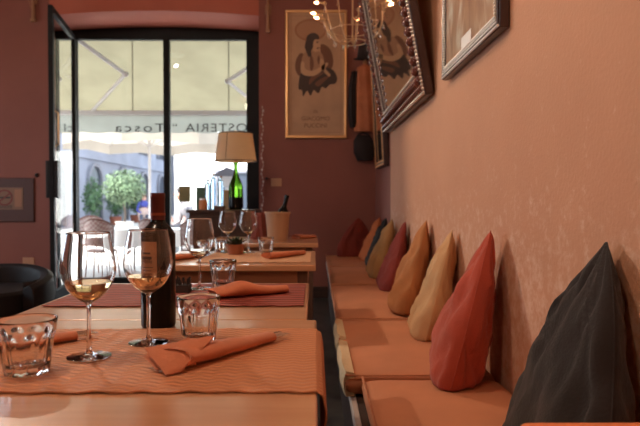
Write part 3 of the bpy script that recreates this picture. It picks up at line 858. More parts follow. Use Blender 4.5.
# near picture
t = thing('framed_picture', 'faded beige picture in a ribbed silver frame, cut by the top edge', 'picture', (WR-.002, 2.265, 1.562))
b = BM(); rect_frame(b, .415, 1.0, .045, 0, .03); rect_frame(b, .415, 1.0, .020, .029, .036, inset=.008); fr = obj('picture_frame', b, 'frame_brown', t, bevel=.003)
b = BM()
for ins, r in ((.007, .0045), (.021, .0045), (.033, .003)):
    y0, y1, z = -.415+ins, .415-ins, ins
    tube(b, [(-.034, y0, z), (-.034, y1, z)], r, n=8)
ring_beads(b, .415, 1.0, .042, -.034, .0045, .011)
obj('silver_ribbing', b, 'silver', fr)
def streaks():
    m = bpy.data.materials.new('faded_canvas'); m.use_nodes = True; nt = m.node_tree; bs = nt.nodes['Principled BSDF']
    tc = nt.nodes.new('ShaderNodeTexCoord'); mp = nt.nodes.new('ShaderNodeMapping'); mp.inputs['Scale'].default_value = (1, 5, 2.6); nt.links.new(tc.outputs['Object'], mp.inputs[0])
    n = nt.nodes.new('ShaderNodeTexNoise'); n.inputs['Scale'].default_value = 2.2; n.inputs['Detail'].default_value = 9; n.inputs['Distortion'].default_value = .8; nt.links.new(mp.outputs[0], n.inputs['Vector'])
    rp = nt.nodes.new('ShaderNodeValToRGB'); e = rp.color_ramp.elements; e[0].position = .33; e[1].position = .72; e[0].color = (.28, .15, .09, 1); e[1].color = (.62, .55, .45, 1)
    x = e.new(.52); x.color = (.42, .26, .16, 1)
    nt.links.new(n.outputs['Fac'], rp.inputs[0]); nt.links.new(rp.outputs[0], bs.inputs['Base Color']); bs.inputs['Roughness'].default_value = .3; bs.inputs['Coat Weight'].default_value = .12
    MATS['faded_canvas'] = m
streaks()
b = BM(); box(b, -.024, -.012, -.38, .38, .04, .96); cv = obj('canvas', b, 'faded_canvas', t, smooth=False)
b = BM(); box(b, -.0255, -.0242, -.05, .095, .045, .10); obj('white_card', b, 'cloth_white', cv, smooth=False, label='small white card')
# narrow far mirror
t = thing('wall_mirror', 'narrow gilt-framed mirror hanging behind the big tilted one', 'mirror', (WR+.033, 5.45, 1.33), rot=(0, -R(3), 0))
b = BM(); rect_frame(b, .34, 1.25, .05, 0, .045); fr = obj('mirror_frame', b, 'frame_brown', t, bevel=.004)
b = BM(); ring_beads(b, .34, 1.25, .045, -.047, .008, .02); ring_beads(b, .34, 1.25, .014, -.047, .009, .024); obj('gilt_beading', b, 'gold', fr)
b = BM(); box(b, -.036, -.030, -.30, .30, .04, 1.21); obj('mirror_glass', b, 'mirror_glass', t, smooth=False)

# poster on the far wall
pw, ph = .64, 1.33
t = thing('framed_poster', 'tall sepia poster of a seated woman in a thin gilt frame', 'poster', (.012, YF-.002, 1.675))
b = BM()
box(b, -pw/2, pw/2, -.03, 0, 0, .028); box(b, -pw/2, pw/2, -.03, 0, ph-.028, ph); box(b, -pw/2, -pw/2+.028, -.03, 0, .028, ph-.028); box(b, pw/2-.028, pw/2, -.03, 0, .028, ph-.028)
obj('poster_frame', b, 'gold', t, bevel=.006)
b = BM(); box(b, -pw/2+.02, pw/2-.02, -.012, -.004, .02, ph-.02); pr = obj('print', b, ['print_paper'], t, smooth=False)
b = BM()
for x0, x1, z0, z1 in ((-.262, .262, .058, .064), (-.262, .262, ph-.064, ph-.058), (-.262, -.256, .058, ph-.06), (.256, .262, .058, ph-.06)): box(b, x0, x1, -.013, -.0122, z0, z1)
obj('border_line', b, 'print_border', pr, smooth=False)
def blob(pts, k=5):
    n = len(pts); o = []
    for i in range(n):
        p0, p1, p2, p3 = pts[i-1], pts[i], pts[(i+1) % n], pts[(i+2) % n]
        for j in range(k):
            q = j/k
            f = lambda a, b_, c, d_: .5*((2*b_)+(-a+c)*q+(2*a-5*b_+4*c-d_)*q*q+(-a+3*b_-3*c+d_)*q**3)
            o.append((f(p0[0], p1[0], p2[0], p3[0]), f(p0[1], p1[1], p2[1], p3[1])))
    return o
# generic seated figure; poster pixels to local metres
def pp(x, y): return ((x-116)*.00296, ph-(y-12)*.00324)
def art(name, pts, m, lay, sm=True):
    b = BM(); q = [pp(*p) for p in pts]; q = blob(q) if sm else q
    poly(b, q, .0006, Matrix.Translation((0, -.0122-.0005*lay, 0))); obj(name, b, m, pr, smooth=False)
fan = [(96+56*math.cos(a), 76+36*math.sin(a)) for a in [2*PI*i/14 for i in range(14)]]
fan2 = [(96+48*math.cos(a), 76+29*math.sin(a)) for a in [2*PI*i/14 for i in range(14)]]
art('painted_fan', fan, 'ink_fan', 0)
art('painted_fan', fan2, 'ink_fan2', 1)
art('painted_shawl', [(132, 122), (156, 128), (172, 150), (176, 186), (160, 206), (140, 196), (134, 160)], 'ink_mid', 1)
art('painted_shadow', [(60, 150), (74, 158), (66, 190), (58, 222), (44, 205), (44, 175)], 'ink_mid', 1)
art('painted_skirt', [(62, 214), (92, 222), (124, 206), (150, 196), (176, 204), (190, 228), (184, 246), (164, 250), (150, 262), (136, 258), (124, 278), (108, 268), (96, 286), (84, 270), (70, 288), (66, 268), (54, 262)], 'ink_dark', 2)
art('painted_skirt_fold', [(96, 228), (126, 214), (148, 208), (140, 216), (116, 230), (92, 250)], 'ink_mid', 3)
art('painted_skirt_fold', [(112, 246), (140, 228), (164, 222), (150, 236), (124, 256)], 'ink_mid', 3)
art('painted_blouse', [(72, 152), (92, 142), (104, 152), (122, 144), (138, 154), (144, 182), (132, 204), (104, 214), (74, 216), (64, 186)], 'ink_blouse', 3)
art('painted_blouse_fold', [(96, 156), (104, 164), (108, 190), (98, 208), (94, 184)], 'ink_mid', 4)
art('painted_blouse_fold', [(124, 156), (130, 170), (126, 186), (120, 172)], 'ink_mid', 4)
art('painted_arm', [(64, 178), (74, 180), (78, 200), (104, 206), (132, 192), (152, 180), (158, 186), (140, 204), (108, 222), (74, 220), (62, 204)], 'ink_light', 5)
art('painted_arm', [(132, 168), (144, 176), (150, 200), (166, 218), (160, 224), (142, 208), (130, 190)], 'ink_light', 5)
art('painted_neck', [(98, 138), (116, 136), (120, 152), (106, 162), (96, 152)], 'ink_blouse', 5)
art('painted_face', [(100, 102), (118, 100), (126, 110), (128, 120), (132, 126), (127, 131), (124, 142), (112, 146), (102, 136)], 'ink_light', 6)
art('painted_features', [(116, 114), (124, 112), (124, 116), (117, 117)], 'ink_dark', 7)
art('painted_features', [(119, 133), (126, 131), (124, 136), (119, 136)], 'ink_dark', 7)
art('painted_hair', [(80, 112), (84, 96), (98, 86), (114, 86), (126, 96), (124, 106), (112, 106), (106, 116), (105, 132), (98, 142), (100, 156), (90, 162), (82, 146), (76, 130)], 'ink_dark', 7)
for s, z, sz in (('DI', .262, .045), ('GIACOMO', .185, .062), ('PUCCINI', .112, .062)):
    text_mesh('lettering', s, sz, 'ink_mid', pr, (-.005, -.0128, z), (PI/2, 0, 0), .0005)

# coat, hat and bag hanging in the corner
b = BM()
box(b, -.02, .02, -.012, 0, -.02, .02); tube(b, [(0, -.01, 0), (0, -.05, -.01), (0, -.07, .02)], .008)
tag(obj('coat_hook', b, 'brass', loc=(.52, YF, 2.46)), 'brass hook holding the orange coat on the far wall', 'hook')
def drape(rows, n=36, M=None, folds=7, amp=.12):
    b = BM(); rg = []
    for (z, cx, rx, ry) in rows:
        rg.append([b.verts.new((cx+rx*math.cos(a)*(1+amp*math.sin(folds*a+z*5)), -.05+ry*math.sin(a)*(1+amp*math.sin(folds*a+z*5)), z)) for a in [2*PI*i/n for i in range(n)]])
    for A, B in zip(rg, rg[1:]):
        for i in range(n): b.faces.new((A[i], A[(i+1) % n], B[(i+1) % n], B[i]))
    b.faces.new(rg[0]); b.faces.new(rg[-1][::-1]); return b
t = thing('hanging_coat', 'orange coat hanging from a hook beside the poster', 'coat', (.515, YF-.012, 2.40))
b = drape([(.03, 0, .02, .02), (.0, 0, .07, .03), (-.06, 0, .095, .04), (-.3, 0, .10, .045), (-.62, .0, .105, .045), (-.66, .0, .10, .04)]); obj('coat_body', b, 'coat_orange', t, ang=80)
b = drape([(-.04, -.10, .03, .03), (-.2, -.125, .035, .035), (-.5, -.13, .035, .035), (-.62, -.12, .03, .03)], folds=5, amp=.3); obj('sleeve', b, 'cloth_dark', t, ang=80, label='dark sleeve lining')
t = thing('handbag', 'black bag hanging beneath the orange coat', 'bag', (.50, YF-.014, 1.44))
b = drape([(.26, 0, .07, .03), (.2, 0, .105, .045), (.08, .01, .11, .045), (.0, .02, .08, .04)], folds=3, amp=.05); obj('bag_body', b, 'cloth_dark', t, ang=80)
b = BM(); tube(b, [(-.07, -.045, .24), (-.05, -.045, .27), (0, -.03, .29), (.05, -.045, .27), (.07, -.045, .24)], .008); obj('strap', b, 'cloth_dark', t)
t = thing('hat', 'black hat hanging on top of the orange coat', 'hat', (.525, YF-.045, 2.50))
b = BM(); lathe(b, [(0, .16), (.05, .155), (.075, .12), (.085, .04), (.09, 0), (.0, -.002)], 32, fn=lambda r, z, a: r*(1 if abs(math.sin(a)) < .5 else .85)); obj('crown', b, 'cloth_dark', t)
b = BM(); lathe(b, [(.0, 0), (.088, .002), (.125, -.006), (.125, -.012), (.0, -.006)], 32); obj('brim', b, 'cloth_dark', t).scale = (1, .32, 1)

# light switch, socket, brackets, no-smoking sign
def plate(name, label, x, z, w, h, cat, dot=False):
    t = thing(name, label, cat, (x, YF, z)); b = BM(); box(b, -w/2, w/2, -.01, 0, -h/2, h/2); obj('cover_plate', b, 'switch_cream', t, bevel=.003)
    b = BM(); box(b, -.012, .012, -.014, -.009, -.018, .018); obj('rocker', b, 'switch_cream', t, bevel=.002)
    return t
plate('light_switch', 'cream switch plate on the wall right of the window', -.405, 1.215, .11, .085, 'light switch')
plate('wall_socket', 'dim socket plate low on the wall left of the door', -3.0, .39, .12, .075, 'socket')
b = BM(); ball(b, (0, -.012, 0), .014); tube(b, [(0, 0, 0), (0, -.012, 0)], .006)
tag(obj('wall_peg', b, 'lock_black', loc=(-.505, YF, 1.255)), 'small dark peg beside the cream switch plate', 'peg')
def bracket(label, x, z, wire=True):
    t = thing('curtain_bracket', label, 'wall bracket', (x, YF, z))
    b = BM(); tube(b, [(0, -.03, .55), (0, -.035, .2), (0, -.035, 0)], .012, r2=.02); box(b, -.022, .022, -.06, -.012, -.03, .0); obj('bracket_arm', b, 'bracket_tan', t)
    b = BM(); box(b, -.03, .03, -.025, 0, .16, .26); obj('mounting_plate', b, 'bracket_tan', t, bevel=.004)
    if wire:
        b = BM(); tube(b, [(-.10, -.03, .42), (-.05, -.032, .2), (0, -.035, .05)], .004); obj('wire', b, 'bracket_tan', t)
bracket('slim brass wall bracket left of the doorway, at the top edge', -2.91, 2.90)
bracket('slim brass wall bracket between the window and the sepia poster', -.487, 2.80, False)
t = thing('no_smoking_sign', 'framed no-smoking notice on the wall at far left', 'sign', (-3.20, YF, .80))
b = BM(); box(b, -.34, .27, -.02, 0, 0, .46); obj('backing_board', b, 'wall_dark' if 'wall_dark' in MATS else mat('wall_dark', (.085, .03, .022), .6), t, bevel=.008)
b = BM(); box(b, -.30, .16, -.026, -.019, .13, .36); pl = obj('notice_plate', b, 'sign_plate', t, smooth=False)
b = BM()
M = Matrix.Translation((-.03, -.0262, .255)) @ Matrix.Rotation(PI/2, 4, 'X')
lathe(b, [(.068, 0), (.085, 0), (.085, .002), (.068, .002), (.068, 0)], 40, M=M)
M2 = Matrix.Translation((-.03, -.027, .255)) @ Matrix.Rotation(R(-38), 4, 'Y')
box(b, -.072, .072, -.0015, .0003, -.007, .007, M2)
obj('prohibition_ring', b, 'sign_red', pl)
b = BM(); box(b, -.075, .03, -.0275, -.0262, .247, .263); tube(b, [(.035, -.027, .262), (.045, -.027, .28), (.038, -.027, .29)], .003, n=6); obj('cigarette_symbol', b, 'sign_dark', pl)
b = BM(); box(b, .075, .145, -.028, -.0262, .16, .34); obj('amber_panel', b, mat('sign_amber', (.34, .14, .07), .6), pl)
b = BM()
for k in range(3): box(b, -.28, .05, -.0275, -.0262, .143+k*.013, .148+k*.013)
obj('small_print', b, 'sign_dark', pl)
b = BM(); ball(b, (0, -.016, 0), .02); tube(b, [(0, 0, 0), (0, -.01, 0)], .008); tag(obj('wall_peg', b, 'lock_black', loc=(-2.90, YF, 1.29)), 'dark peg at the upper right of the no-smoking notice', 'peg')

# beaded light string down the window jamb
b = BM()
pts = []
for i in range(60):
    z = 2.0-i*.0205; pts.append((.010*math.sin(i*.7), -.02+.006*math.cos(i*.9), z))
tube(b, pts, .0018, n=5)
for i in range(0, 60, 2): ball(b, pts[i], .006+.004*((i*7) % 3)/2, 1, 1, 1.4, 8, 6)
tag(obj('crystal_bead_string', b, 'pearl_bead', loc=(OX1+.035, YF, 0)), 'string of pale beads hanging down the right edge of the window', 'bead string')

# ------------------------------------------------------------------ chandelier
CX, CY, CZ = .34, 5.45, 2.50
t = thing('chandelier', 'gilt chandelier with bare flame bulbs and crystal drops', 'chandelier', (CX, CY, CZ))
b = BM(); tube(b, [(0, 0, ZC-CZ), (0, 0, .40)], .006); lathe(b, [(0, ZC-CZ-.05), (.05, ZC-CZ-.02), (.05, ZC-CZ), (0, ZC-CZ)], 24); obj('hanging_rod', b, 'gold_paint', t)
b = BM(); lathe(b, smooth_prof([(0, -.06), (.008, -.05), (.014, -.03), (.008, 0), (.007, .1), (.014, .14), (.007, .2), (.007, .42), (0, .43)], 3), 24); obj('stem', b, 'gold_paint', t)
bulb_pos = []
ARMS = ((198, .27, .13), (181, .28, .20), (163, .265, .33), (285, .17, .2), (75, .17, .22), (230, .22, .30))
for k, (deg, rr, zt) in enumerate(ARMS):
    a = R(deg)
    ca, sa = math.cos(a), math.sin(a)
    pts = []
    for i in range(15):
        u = i/14; r_ = .02+(rr-.02)*u; z = -.03-.05*math.sin(PI*u)+(zt+.03)*u**2.4
        pts.append((r_*ca, r_*sa, z))
    zt = pts[-1][2]
    b = BM(); tube(b, pts, .0055, n=8); arm = obj('arm', b, 'gold_paint', t)
    d = Vector((ca*.97, sa*.97, .15)).normalized(); p = Vector(pts[-1])
    b = BM(); tube(b, [p-d*.01, p+d*.002, p+d*.012], .016, r2=.011, n=12); tube(b, [p+d*.012, p+d*.055], .0085, n=12); obj('candle_socket', b, 'crystal' if False else 'gold_paint', arm)
    b = BM(); tube(b, [p+d*.055, p+d*.064, p+d*.075, p+d*.088, p+d*.100], lambda u: (.006, .011, .0125, .008, .002)[round(u*4)], n=12); obj('flame_bulb', b, 'bulb', arm)
    bulb_pos.append(Vector((CX, CY, CZ))+p+d*.08)
    for q, dz in ((.55, .05), (.78, .06), (1.0, .085), (.3, .045)):
        b = BM()
        pt = Vector(pts[round(q*14)])
        tube(b, [pt, pt-Vector((0, 0, dz*.55))], .0008, n=4)
        ball(b, pt-Vector((0, 0, dz*.45)), .0055, u=8, v=6)
        c0 = pt-Vector((0, 0, dz*.55)); 
        lathe(b, [(0, 0), (.004, -.006), (.0095, -.024), (.006, -.034), (0, -.038)], 6, cx=c0.x, cy=c0.y, cz=c0.z)
        obj('crystal_drop', b, 'crystal', arm)
    b = BM()
    for q in range(6):
        a2 = 2*PI*q/6; ball(b, p+Vector((.02*math.cos(a2), .02*math.sin(a2), -.004+.006*(q % 2))), .007, u=8, v=6)
    obj('socket_crystals', b, 'crystal', arm)
b = BM(); tube(b, [(.12*math.cos(2*PI*i/48), .12*math.sin(2*PI*i/48), -.045) for i in range(48)], .005, closed=True)
tube(b, [(.19*math.cos(2*PI*i/48), .19*math.sin(2*PI*i/48), .06) for i in range(48)], .004, closed=True)
obj('hoop', b, 'gold_paint', t)

# ------------------------------------------------------------------ sideboard and what stands on it
SY = 5.35
t = thing('sideboard', 'dark wooden sideboard standing before the window', 'sideboard', (-.82, SY, 0))
b = BM(); box(b, -.26, .30, -.20, .20, .06, .92); obj('carcass', b, 'dark_wood', t, bevel=.004)
b = BM(); box(b, -.28, .32, -.22, .22, .92, .945); obj('top_board', b, 'dark_wood', t, bevel=.004)
for s in (-1, 1):
    b = BM(); x0 = -.255 if s < 0 else .025; box(b, x0, x0+.27, -.215, -.201, .09, .89); dd = obj('cupboard_door', b, 'dark_wood', t, bevel=.003)
    b = BM(); ball(b, (.0 if s < 0 else .045, -.225, .55), .011); obj('knob', b, 'brass', dd)
b = BM(); 
for x in (-.24, .26):
    for y in (-.17, .15): box(b, x, x+.03, y, y+.03, 0, .06)
obj('plinth', b, 'dark_wood', t, smooth=False)
TS = .945
# bottle lamp
t = thing('table_lamp', 'table lamp made from a large green bottle, with a tapered tan shade', 'table lamp', (-.705, SY, TS))
b = BM(); lathe(b, smooth_prof([(0, 0), (.050, 0), (.058, .006), (.060, .03), (.064, .06), (.064, .17), (.058, .22), (.040, .27), (.022, .315), (.017, .35), (.017, .40), (.019, .402), (.019, .415), (0, .415)], 3), 48); obj('bottle_base', b, 'green_glass', t, ang=50)
b = BM(); lathe(b, [(.0645, .012), (.066, .012), (.066, .11), (.0645, .11)], 48); obj('dark_sleeve', b, 'bottle_dark', t)
b = BM(); lathe(b, [(.0, .415), (.012, .415), (.012, .70), (0, .70)], 16); obj('lamp_stem', b, 'gold_paint', t)
b = BM(); lathe(b, [(.185, .43), (.150, .675), (.1485, .675), (.1835, .43), (.185, .43)], 56); sh = obj('lamp_shade', b, 'shade_cloth', t, ang=60)
b = BM(); tube(b, [(.186*math.cos(2*PI*i/48), .186*math.sin(2*PI*i/48), .43) for i in range(48)], .004, closed=True); tube(b, [(.151*math.cos(2*PI*i/48), .151*math.sin(2*PI*i/48), .675) for i in range(48)], .004, closed=True)
for k in range(3): tube(b, [(0, 0, .66), (.15*math.cos(2*PI*k/3), .15*math.sin(2*PI*k/3), .672)], .002)
tube(b, [(-.186*.35, -.172, .43), (-.15*.35, -.141, .675)], .003)
obj('shade_trim', b, 'leg_wood', sh)
b = BM(); lathe(b, smooth_prof([(0, .58), (.018, .57), (.028, .54), (.02, .51), (.012, .50), (0, .50)], 2), 20); obj('lamp_bulb', b, mat('bulb_soft', (1, .8, .6), .4, emit=(1, .60, .32), estr=3), t)
def sbox(name, label, x, y, w, dpt, h, m, z=TS, lid=None):
    t = thing(name, label, 'box', (x, y, z)); b = BM(); box(b, -w/2, w/2, -dpt/2, dpt/2, 0, h*.86); obj('carton', b, m, t, bevel=.002)
    b = BM(); box(b, -w/2-.001, w/2+.001, -dpt/2-.001, dpt/2+.001, h*.86, h); obj('lid', b, lid or m, t, bevel=.002)
sbox('gift_box', 'dark green box at the left end of the sideboard', -1.025, SY+.06, .075, .07, .20, 'box_green')
sbox('gift_box', 'beige carton between the slim bottles and the green bottle lamp', -.800, SY+.10, .065, .07, .175, 'box_beige')
sbox('gift_box', 'low brown box in front of the beige carton', -.835, SY-.10, .09, .08, .035, 'leg_wood')
t = thing('jar', 'small orange jar in front of the dark green box', 'jar', (-.985, SY-.06, TS))
b = BM(); lathe(b, [(0, 0), (.034, 0), (.036, .006), (.036, .075), (.030, .085), (0, .085)], 28); obj('jar_body', b, 'box_orange', t)
b = BM(); lathe(b, [(0, .085), (.032, .085), (.032, .10), (0, .10)], 28); obj('lid', b, 'silver', t)
def slim_bottle(label, x, y, h):
    t = thing('glass_bottle', label, 'bottle', (x, y, TS), group='slim pale bottles on the sideboard')
    b = BM(); lathe(b, smooth_prof([(0, 0), (.026, 0), (.028, .006), (.028, h*.78), (.022, h*.84), (.012, h*.88), (.012, h*.93), (0, h*.93)], 2), 28); obj('bottle_body', b, 'blue_glass', t, ang=50)
    b = BM(); lathe(b, [(0, h*.93), (.016, h*.93), (.016, h), (0, h)], 20); obj('stopper', b, 'steel', t)
slim_bottle('leftmost slim pale glass bottle on the sideboard, slightly shorter', -.960, SY+.03, .27)
slim_bottle('middle slim pale glass bottle on the sideboard', -.903, SY-.02, .32)
slim_bottle('right slim pale glass bottle on the sideboard, beside the beige carton', -.850, SY+.05, .30)
b = BM(); box(b, -.065, .065, -.006, 0, -.09, .09); tag(obj('window_card', b, 'box_olive', loc=(-1.50, YW+.029, 1.10), smooth=False), 'small olive card stuck on the right window pane', 'card')

# dark tub chair at the left, before the far wall
t = thing('tub_chair', 'dark rounded tub chair low at the far left', 'armchair', (-2.20, 4.0, 0))
b = BM(); n = 28; rg = []
for i in range(n+1):
    a = PI*(-.12+1.24*i/n); h = .48+.09*math.sin(PI*i/n)
    ca, sa = math.cos(a), math.sin(a)
    rg.append([b.verts.new((r_*ca, r_*sa, z)) for r_, z in ((.28, .12), (.34, .12), (.36, .4), (.35, h-.02), (.32, h), (.29, h-.02), (.28, .5))])
for A, B in zip(rg, rg[1:]):
    for j in range(7): b.faces.new((A[j], A[(j+1) % 7], B[(j+1) % 7], B[j]))
b.faces.new(rg[0]); b.faces.new(rg[-1][::-1]); obj('back_shell', b, 'chair_leather', t, bevel=.01)
b = BM(); lathe(b, [(0, .28), (.255, .28), (.27, .30), (.27, .42), (.25, .44), (0, .445)], 36); obj('seat_cushion', b, 'chair_leather', t)
for sx in (-1, 1):
    for sy in (-1, 1):
        b = BM(); tube(b, [(sx*.22, sy*.20, .13), (sx*.24, sy*.22, 0)], .02, r2=.014); obj('leg', b, 'dark_wood', t)
b = BM(); lathe(b, [(0, .12), (.29, .12), (.29, .28), (0, .28)], 36); obj('seat_base', b, 'chair_leather', t)
t.scale = (1.2, 1.2, 1.0)
# ------------------------------------------------------------------ outdoors
GZ = -.15
b = BM(); box(b, -60, 40, YW+.12, 90, GZ-.3, GZ); struct('pavement', b, 'paving', smooth=False)
b = BM(); box(b, -60, XL-.2, -30, YW+.12, GZ-.3, GZ); struct('pavement_side', b, 'paving', smooth=False)
b = BM(); box(b, fx0, fx1, YW-.0, YW+.3, GZ, -.001); struct('trim_1', b, 'paving', smooth=False)
# awning
t = thing('awning', 'cream awning with mirrored lettering seen from below through the window', 'awning', (-1.9, YW+.14, 3.3))
AY1, AZ1 = 2.28, -.90          # front bar, relative
b = BM(); nx, ny = 40, 12
gg = []
for s in (0, 1):
    g = []
    for i in range(nx+1):
        x = -3.4+6.6*i/nx
        g.append([b.verts.new((x, AY1*j/ny, AZ1*j/ny-.045*math.sin(PI*j/ny)*(1+.3*math.sin(x*5))-s*.003)) for j in range(ny+1)])
    gg.append(g)
for g in gg[:1]:
    for i in range(nx):
        for j in range(ny): b.faces.new((g[i][j], g[i+1][j], g[i+1][j+1], g[i][j+1]))
for v in [v for v in b.verts if not v.link_faces]: b.verts.remove(v)
obj('awning_fabric', b, 'awning_cloth', t, ang=80)
b = BM()
for k_ in (-.46, -.302, -.143, .02, .18): tube(b, [(k_*(7.04+AY1*j/8)+1.9, AY1*j/8, AZ1*j/8-.052*math.sin(PI*j/8)) for j in range(9)], .007, n=6)   # seams fan out towards the front bar
obj('seam', b, mat('seam_tan', (.09, .075, .04), .8), t)
b = BM(); box(b, -3.45, 3.25, AY1-.03, AY1+.05, AZ1-.06, AZ1+.03); obj('front_bar', b, 'metal_grey', t, bevel=.01)
b = BM(); box(b, -3.45, 3.25, -.08, .02, -.10, .06); obj('wall_cassette', b, 'metal_grey', t, bevel=.01)
b = BM(); n = 140; rows = []
for i in range(n+1):
    x = -3.4+6.6*i/n; d = .265+.022*abs(math.sin(x*PI/.42))
    rows.append([b.verts.new((x, AY1+.02+.006*math.sin(x*9)*q, AZ1-.05-d*q)) for q in (0, .5, 1)])
for A, B in zip(rows, rows[1:]):
    for j in range(2): b.faces.new((A[j], B[j], B[j+1], A[j+1]))
va = obj('valance', b, 'awning_valance', t, ang=80)
def arm(sh_, el, en):
    b = BM(); tube(b, [sh_, el], .028, n=10); tube(b, [el, en], .024, n=10); ball(b, el, .04); ball(b, en, .035); obj('folding_arm', b, 'metal_grey', t)
def rel(px_, py_, Y): return ((px_-315)/600*Y+1.9, Y-YW-.14, 1.03+(200-py_)/600*Y-3.3)
arm(rel(70, 34, 7.25), rel(127, 75, 8.2), rel(95, 110, 9.25))
arm(rel(292, 40, 7.25), rel(228, 82, 8.2), rel(262, 109, 9.25))
arm(rel(-60, 34, 7.25), rel(61, 80, 8.2), rel(30, 110, 9.25))
YV = YW+.14+AY1
def word(s, pxc, size, sx=1.0, sp=1.0, z=-1.215):
    text_mesh('lettering', s, size, 'awning_ink', va, ((pxc-315)/600*YV+1.9, AY1-.004, z), (PI/2, 0, 0), .0015, mirror=True, space=sp, scalex=sx)
word('OSTERIA', 217, .185, 1.2, 1.14)
word('\u201c', 175.5, .19)
word('Tosca', 141, .185, 1.45, 1.25)
word('cl', 70, .18, 1.1, 1.2)

# parasols
def parasol(label, x, y, r, ztop, zed, n=8):
    t = thing('parasol', label, 'parasol', (x, y, GZ))
    b = BM(); ap = b.verts.new((0, 0, ztop)); rings = []
    for q in (.33, .66, 1):
        ring = []
        for i in range(n*6):
            a = 2*PI*i/(n*6); s = 2*PI/n; th_ = (a % s)-s/2
            rr = r*q*math.cos(s/2)/math.cos(th_); z = ztop+(zed-ztop)*q+.07*(1-abs(th_)/(s/2))*q*q*.8
            ring.append(b.verts.new((rr*math.cos(a), rr*math.sin(a), z)))
        rings.append(ring)
    N_ = n*6
    ring = [b.verts.new(v.co-Vector((0, 0, .22))) for v in rings[-1]]; rings.append(ring)
    for i in range(N_): b.faces.new((ap, rings[0][i], rings[0][(i+1) % N_]))
    for A, B in zip(rings, rings[1:]):
        for i in range(N_): b.faces.new((A[i], B[i], B[(i+1) % N_], A[(i+1) % N_]))
    obj('canopy', b, 'parasol_cloth', t, ang=30)
    b = BM(); tube(b, [(0, 0, 0), (0, 0, ztop+.05)], .028); obj('pole', b, 'metal_grey', t)
    for k in range(n):
        a = 2*PI*k/n; b = BM(); tube(b, [(0, 0, ztop-.02), (r*.98*math.cos(a), r*.98*math.sin(a), zed-.02)], .012, n=6); tube(b, [(0, 0, ztop-.7), (r*.5*math.cos(a), r*.5*math.sin(a), (ztop+zed)/2-.02)], .010, n=6); obj('rib', b, 'metal_grey', t)
    b = BM(); lathe(b, [(0, 0), (.28, 0), (.28, .05), (.05, .09), (0, .09)], 32); obj('base', b, 'metal_grey', t)
parasol('cream parasol beyond the left window pane', -3.35, 12.2, 1.75, 2.95, 2.42)
parasol('white parasol beyond the right window pane', -.2, 14.8, 1.6, 2.85, 2.38)

# buildings
def building(label, x0, x1, y0, y1, h, m, face, bays, floors, arch=True, sh='facade_shutter', wz=3.2, roofm='roof_grey'):
    cx, cy = (x0+x1)/2, (y0+y1)/2
    t = thing('building', label, 'building', (cx, cy, GZ)); hx_, hy_ = (x1-x0)/2, (y1-y0)/2
    b = BM(); box(b, -hx_, hx_, -hy_, hy_, 0, h); obj('facade', b, m, t, smooth=False)
    b = BM(); box(b, -hx_-.4, hx_+.4, -hy_-.4, hy_+.4, h, h+.4); obj('roof', b, roofm, t, smooth=False)
    b = BM()
    for f in range(1, floors): 
        if face == 'x': box(b, hx_, hx_+.10, -hy_, hy_, f*wz-.15, f*wz+.05)
        else: box(b, -hx_, hx_, -hy_-.10, -hy_, f*wz-.15, f*wz+.05)
    if floors > 1: obj('string_course', b, m, t, smooth=False)
    for f in range(floors):
        for k in range(bays):
            ln = 2*hy_ if face == 'x' else 2*hx_
            u = -ln/2+ln*(k+.5)/bays; z0 = f*wz+(.1 if f == 0 else .7); w_ = min(.75, ln/bays*.3); hh = 1.9 if f == 0 else 1.5
            pts = [(-w_, 0), (w_, 0), (w_, hh)]+[(w_*math.cos(a), hh+w_*math.sin(a)) for a in [PI*i/10 for i in range(1, 10)]]+[(-w_, hh)] if arch else [(-w_, 0), (w_, 0), (w_, hh+.4), (-w_, hh+.4)]
            Mx = (Matrix.Translation((hx_, u, z0)) @ Matrix.Rotation(PI/2, 4, 'Z')) if face == 'x' else Matrix.Translation((u, -hy_, z0))
            b = BM(); poly(b, pts, .06, Mx); wi = obj('window', b, 'facade_window', t, smooth=False)
            b = BM(); fr_ = [(x*1.18, z*1.06) for x, z in pts]; 
            for i in range(len(pts)):
                j = (i+1) % len(pts)
                if pts[i][1] == 0 and pts[j][1] == 0: continue
                poly(b, [pts[i], fr_[i], fr_[j], pts[j]], .16, Mx)
            obj('surround', b, 'facade_far', wi, smooth=False)
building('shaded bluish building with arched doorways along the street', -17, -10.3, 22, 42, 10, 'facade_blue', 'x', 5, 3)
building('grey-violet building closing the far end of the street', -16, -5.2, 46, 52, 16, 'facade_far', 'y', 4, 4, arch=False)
building('sunlit white building beyond the right window pane', -6.3, 4.5, 27, 34, 9, 'facade_white', 'y', 2, 1, arch=False)
# tree and potted plants
def leafy(b, c, r, n, sz, fl=1.0, seed=0):
    rnd = random.Random(seed)
    for i in range(n):
        d = Vector((rnd.gauss(0, 1), rnd.gauss(0, 1), rnd.gauss(0, 1))).normalized(); q = r*rnd.uniform(.45, 1.08)
        p = Vector(c)+Vector((d.x*q, d.y*q, d.z*q*fl)); a = Vector((rnd.gauss(0, 1), rnd.gauss(0, 1), rnd.gauss(0, 1))).normalized()*sz; e = a.cross(d).normalized()*sz*.5
        b.faces.new([b.verts.new(x) for x in (p-a, p+e, p+a, p-e)])
t = thing('olive_tree', 'small round-headed tree in a tub in the middle of the street', 'tree', (-6.75, 21.3, GZ))
b = BM(); tube(b, [(0, 0, .3), (.03, 0, .7), (-.02, 0, 1.2)], .05, r2=.035); 
for a in range(5): tube(b, [(-.02, 0, 1.1), (.35*math.cos(a*1.3), .35*math.sin(a*1.3), 1.7)], .02, r2=.008)
obj('trunk', b, 'bark', t)
b = BM(); leafy(b, (0, 0, 1.62), .72, 2600, .062, .85, 3); obj('foliage', b, 'leaf_pale', t, smooth=False)
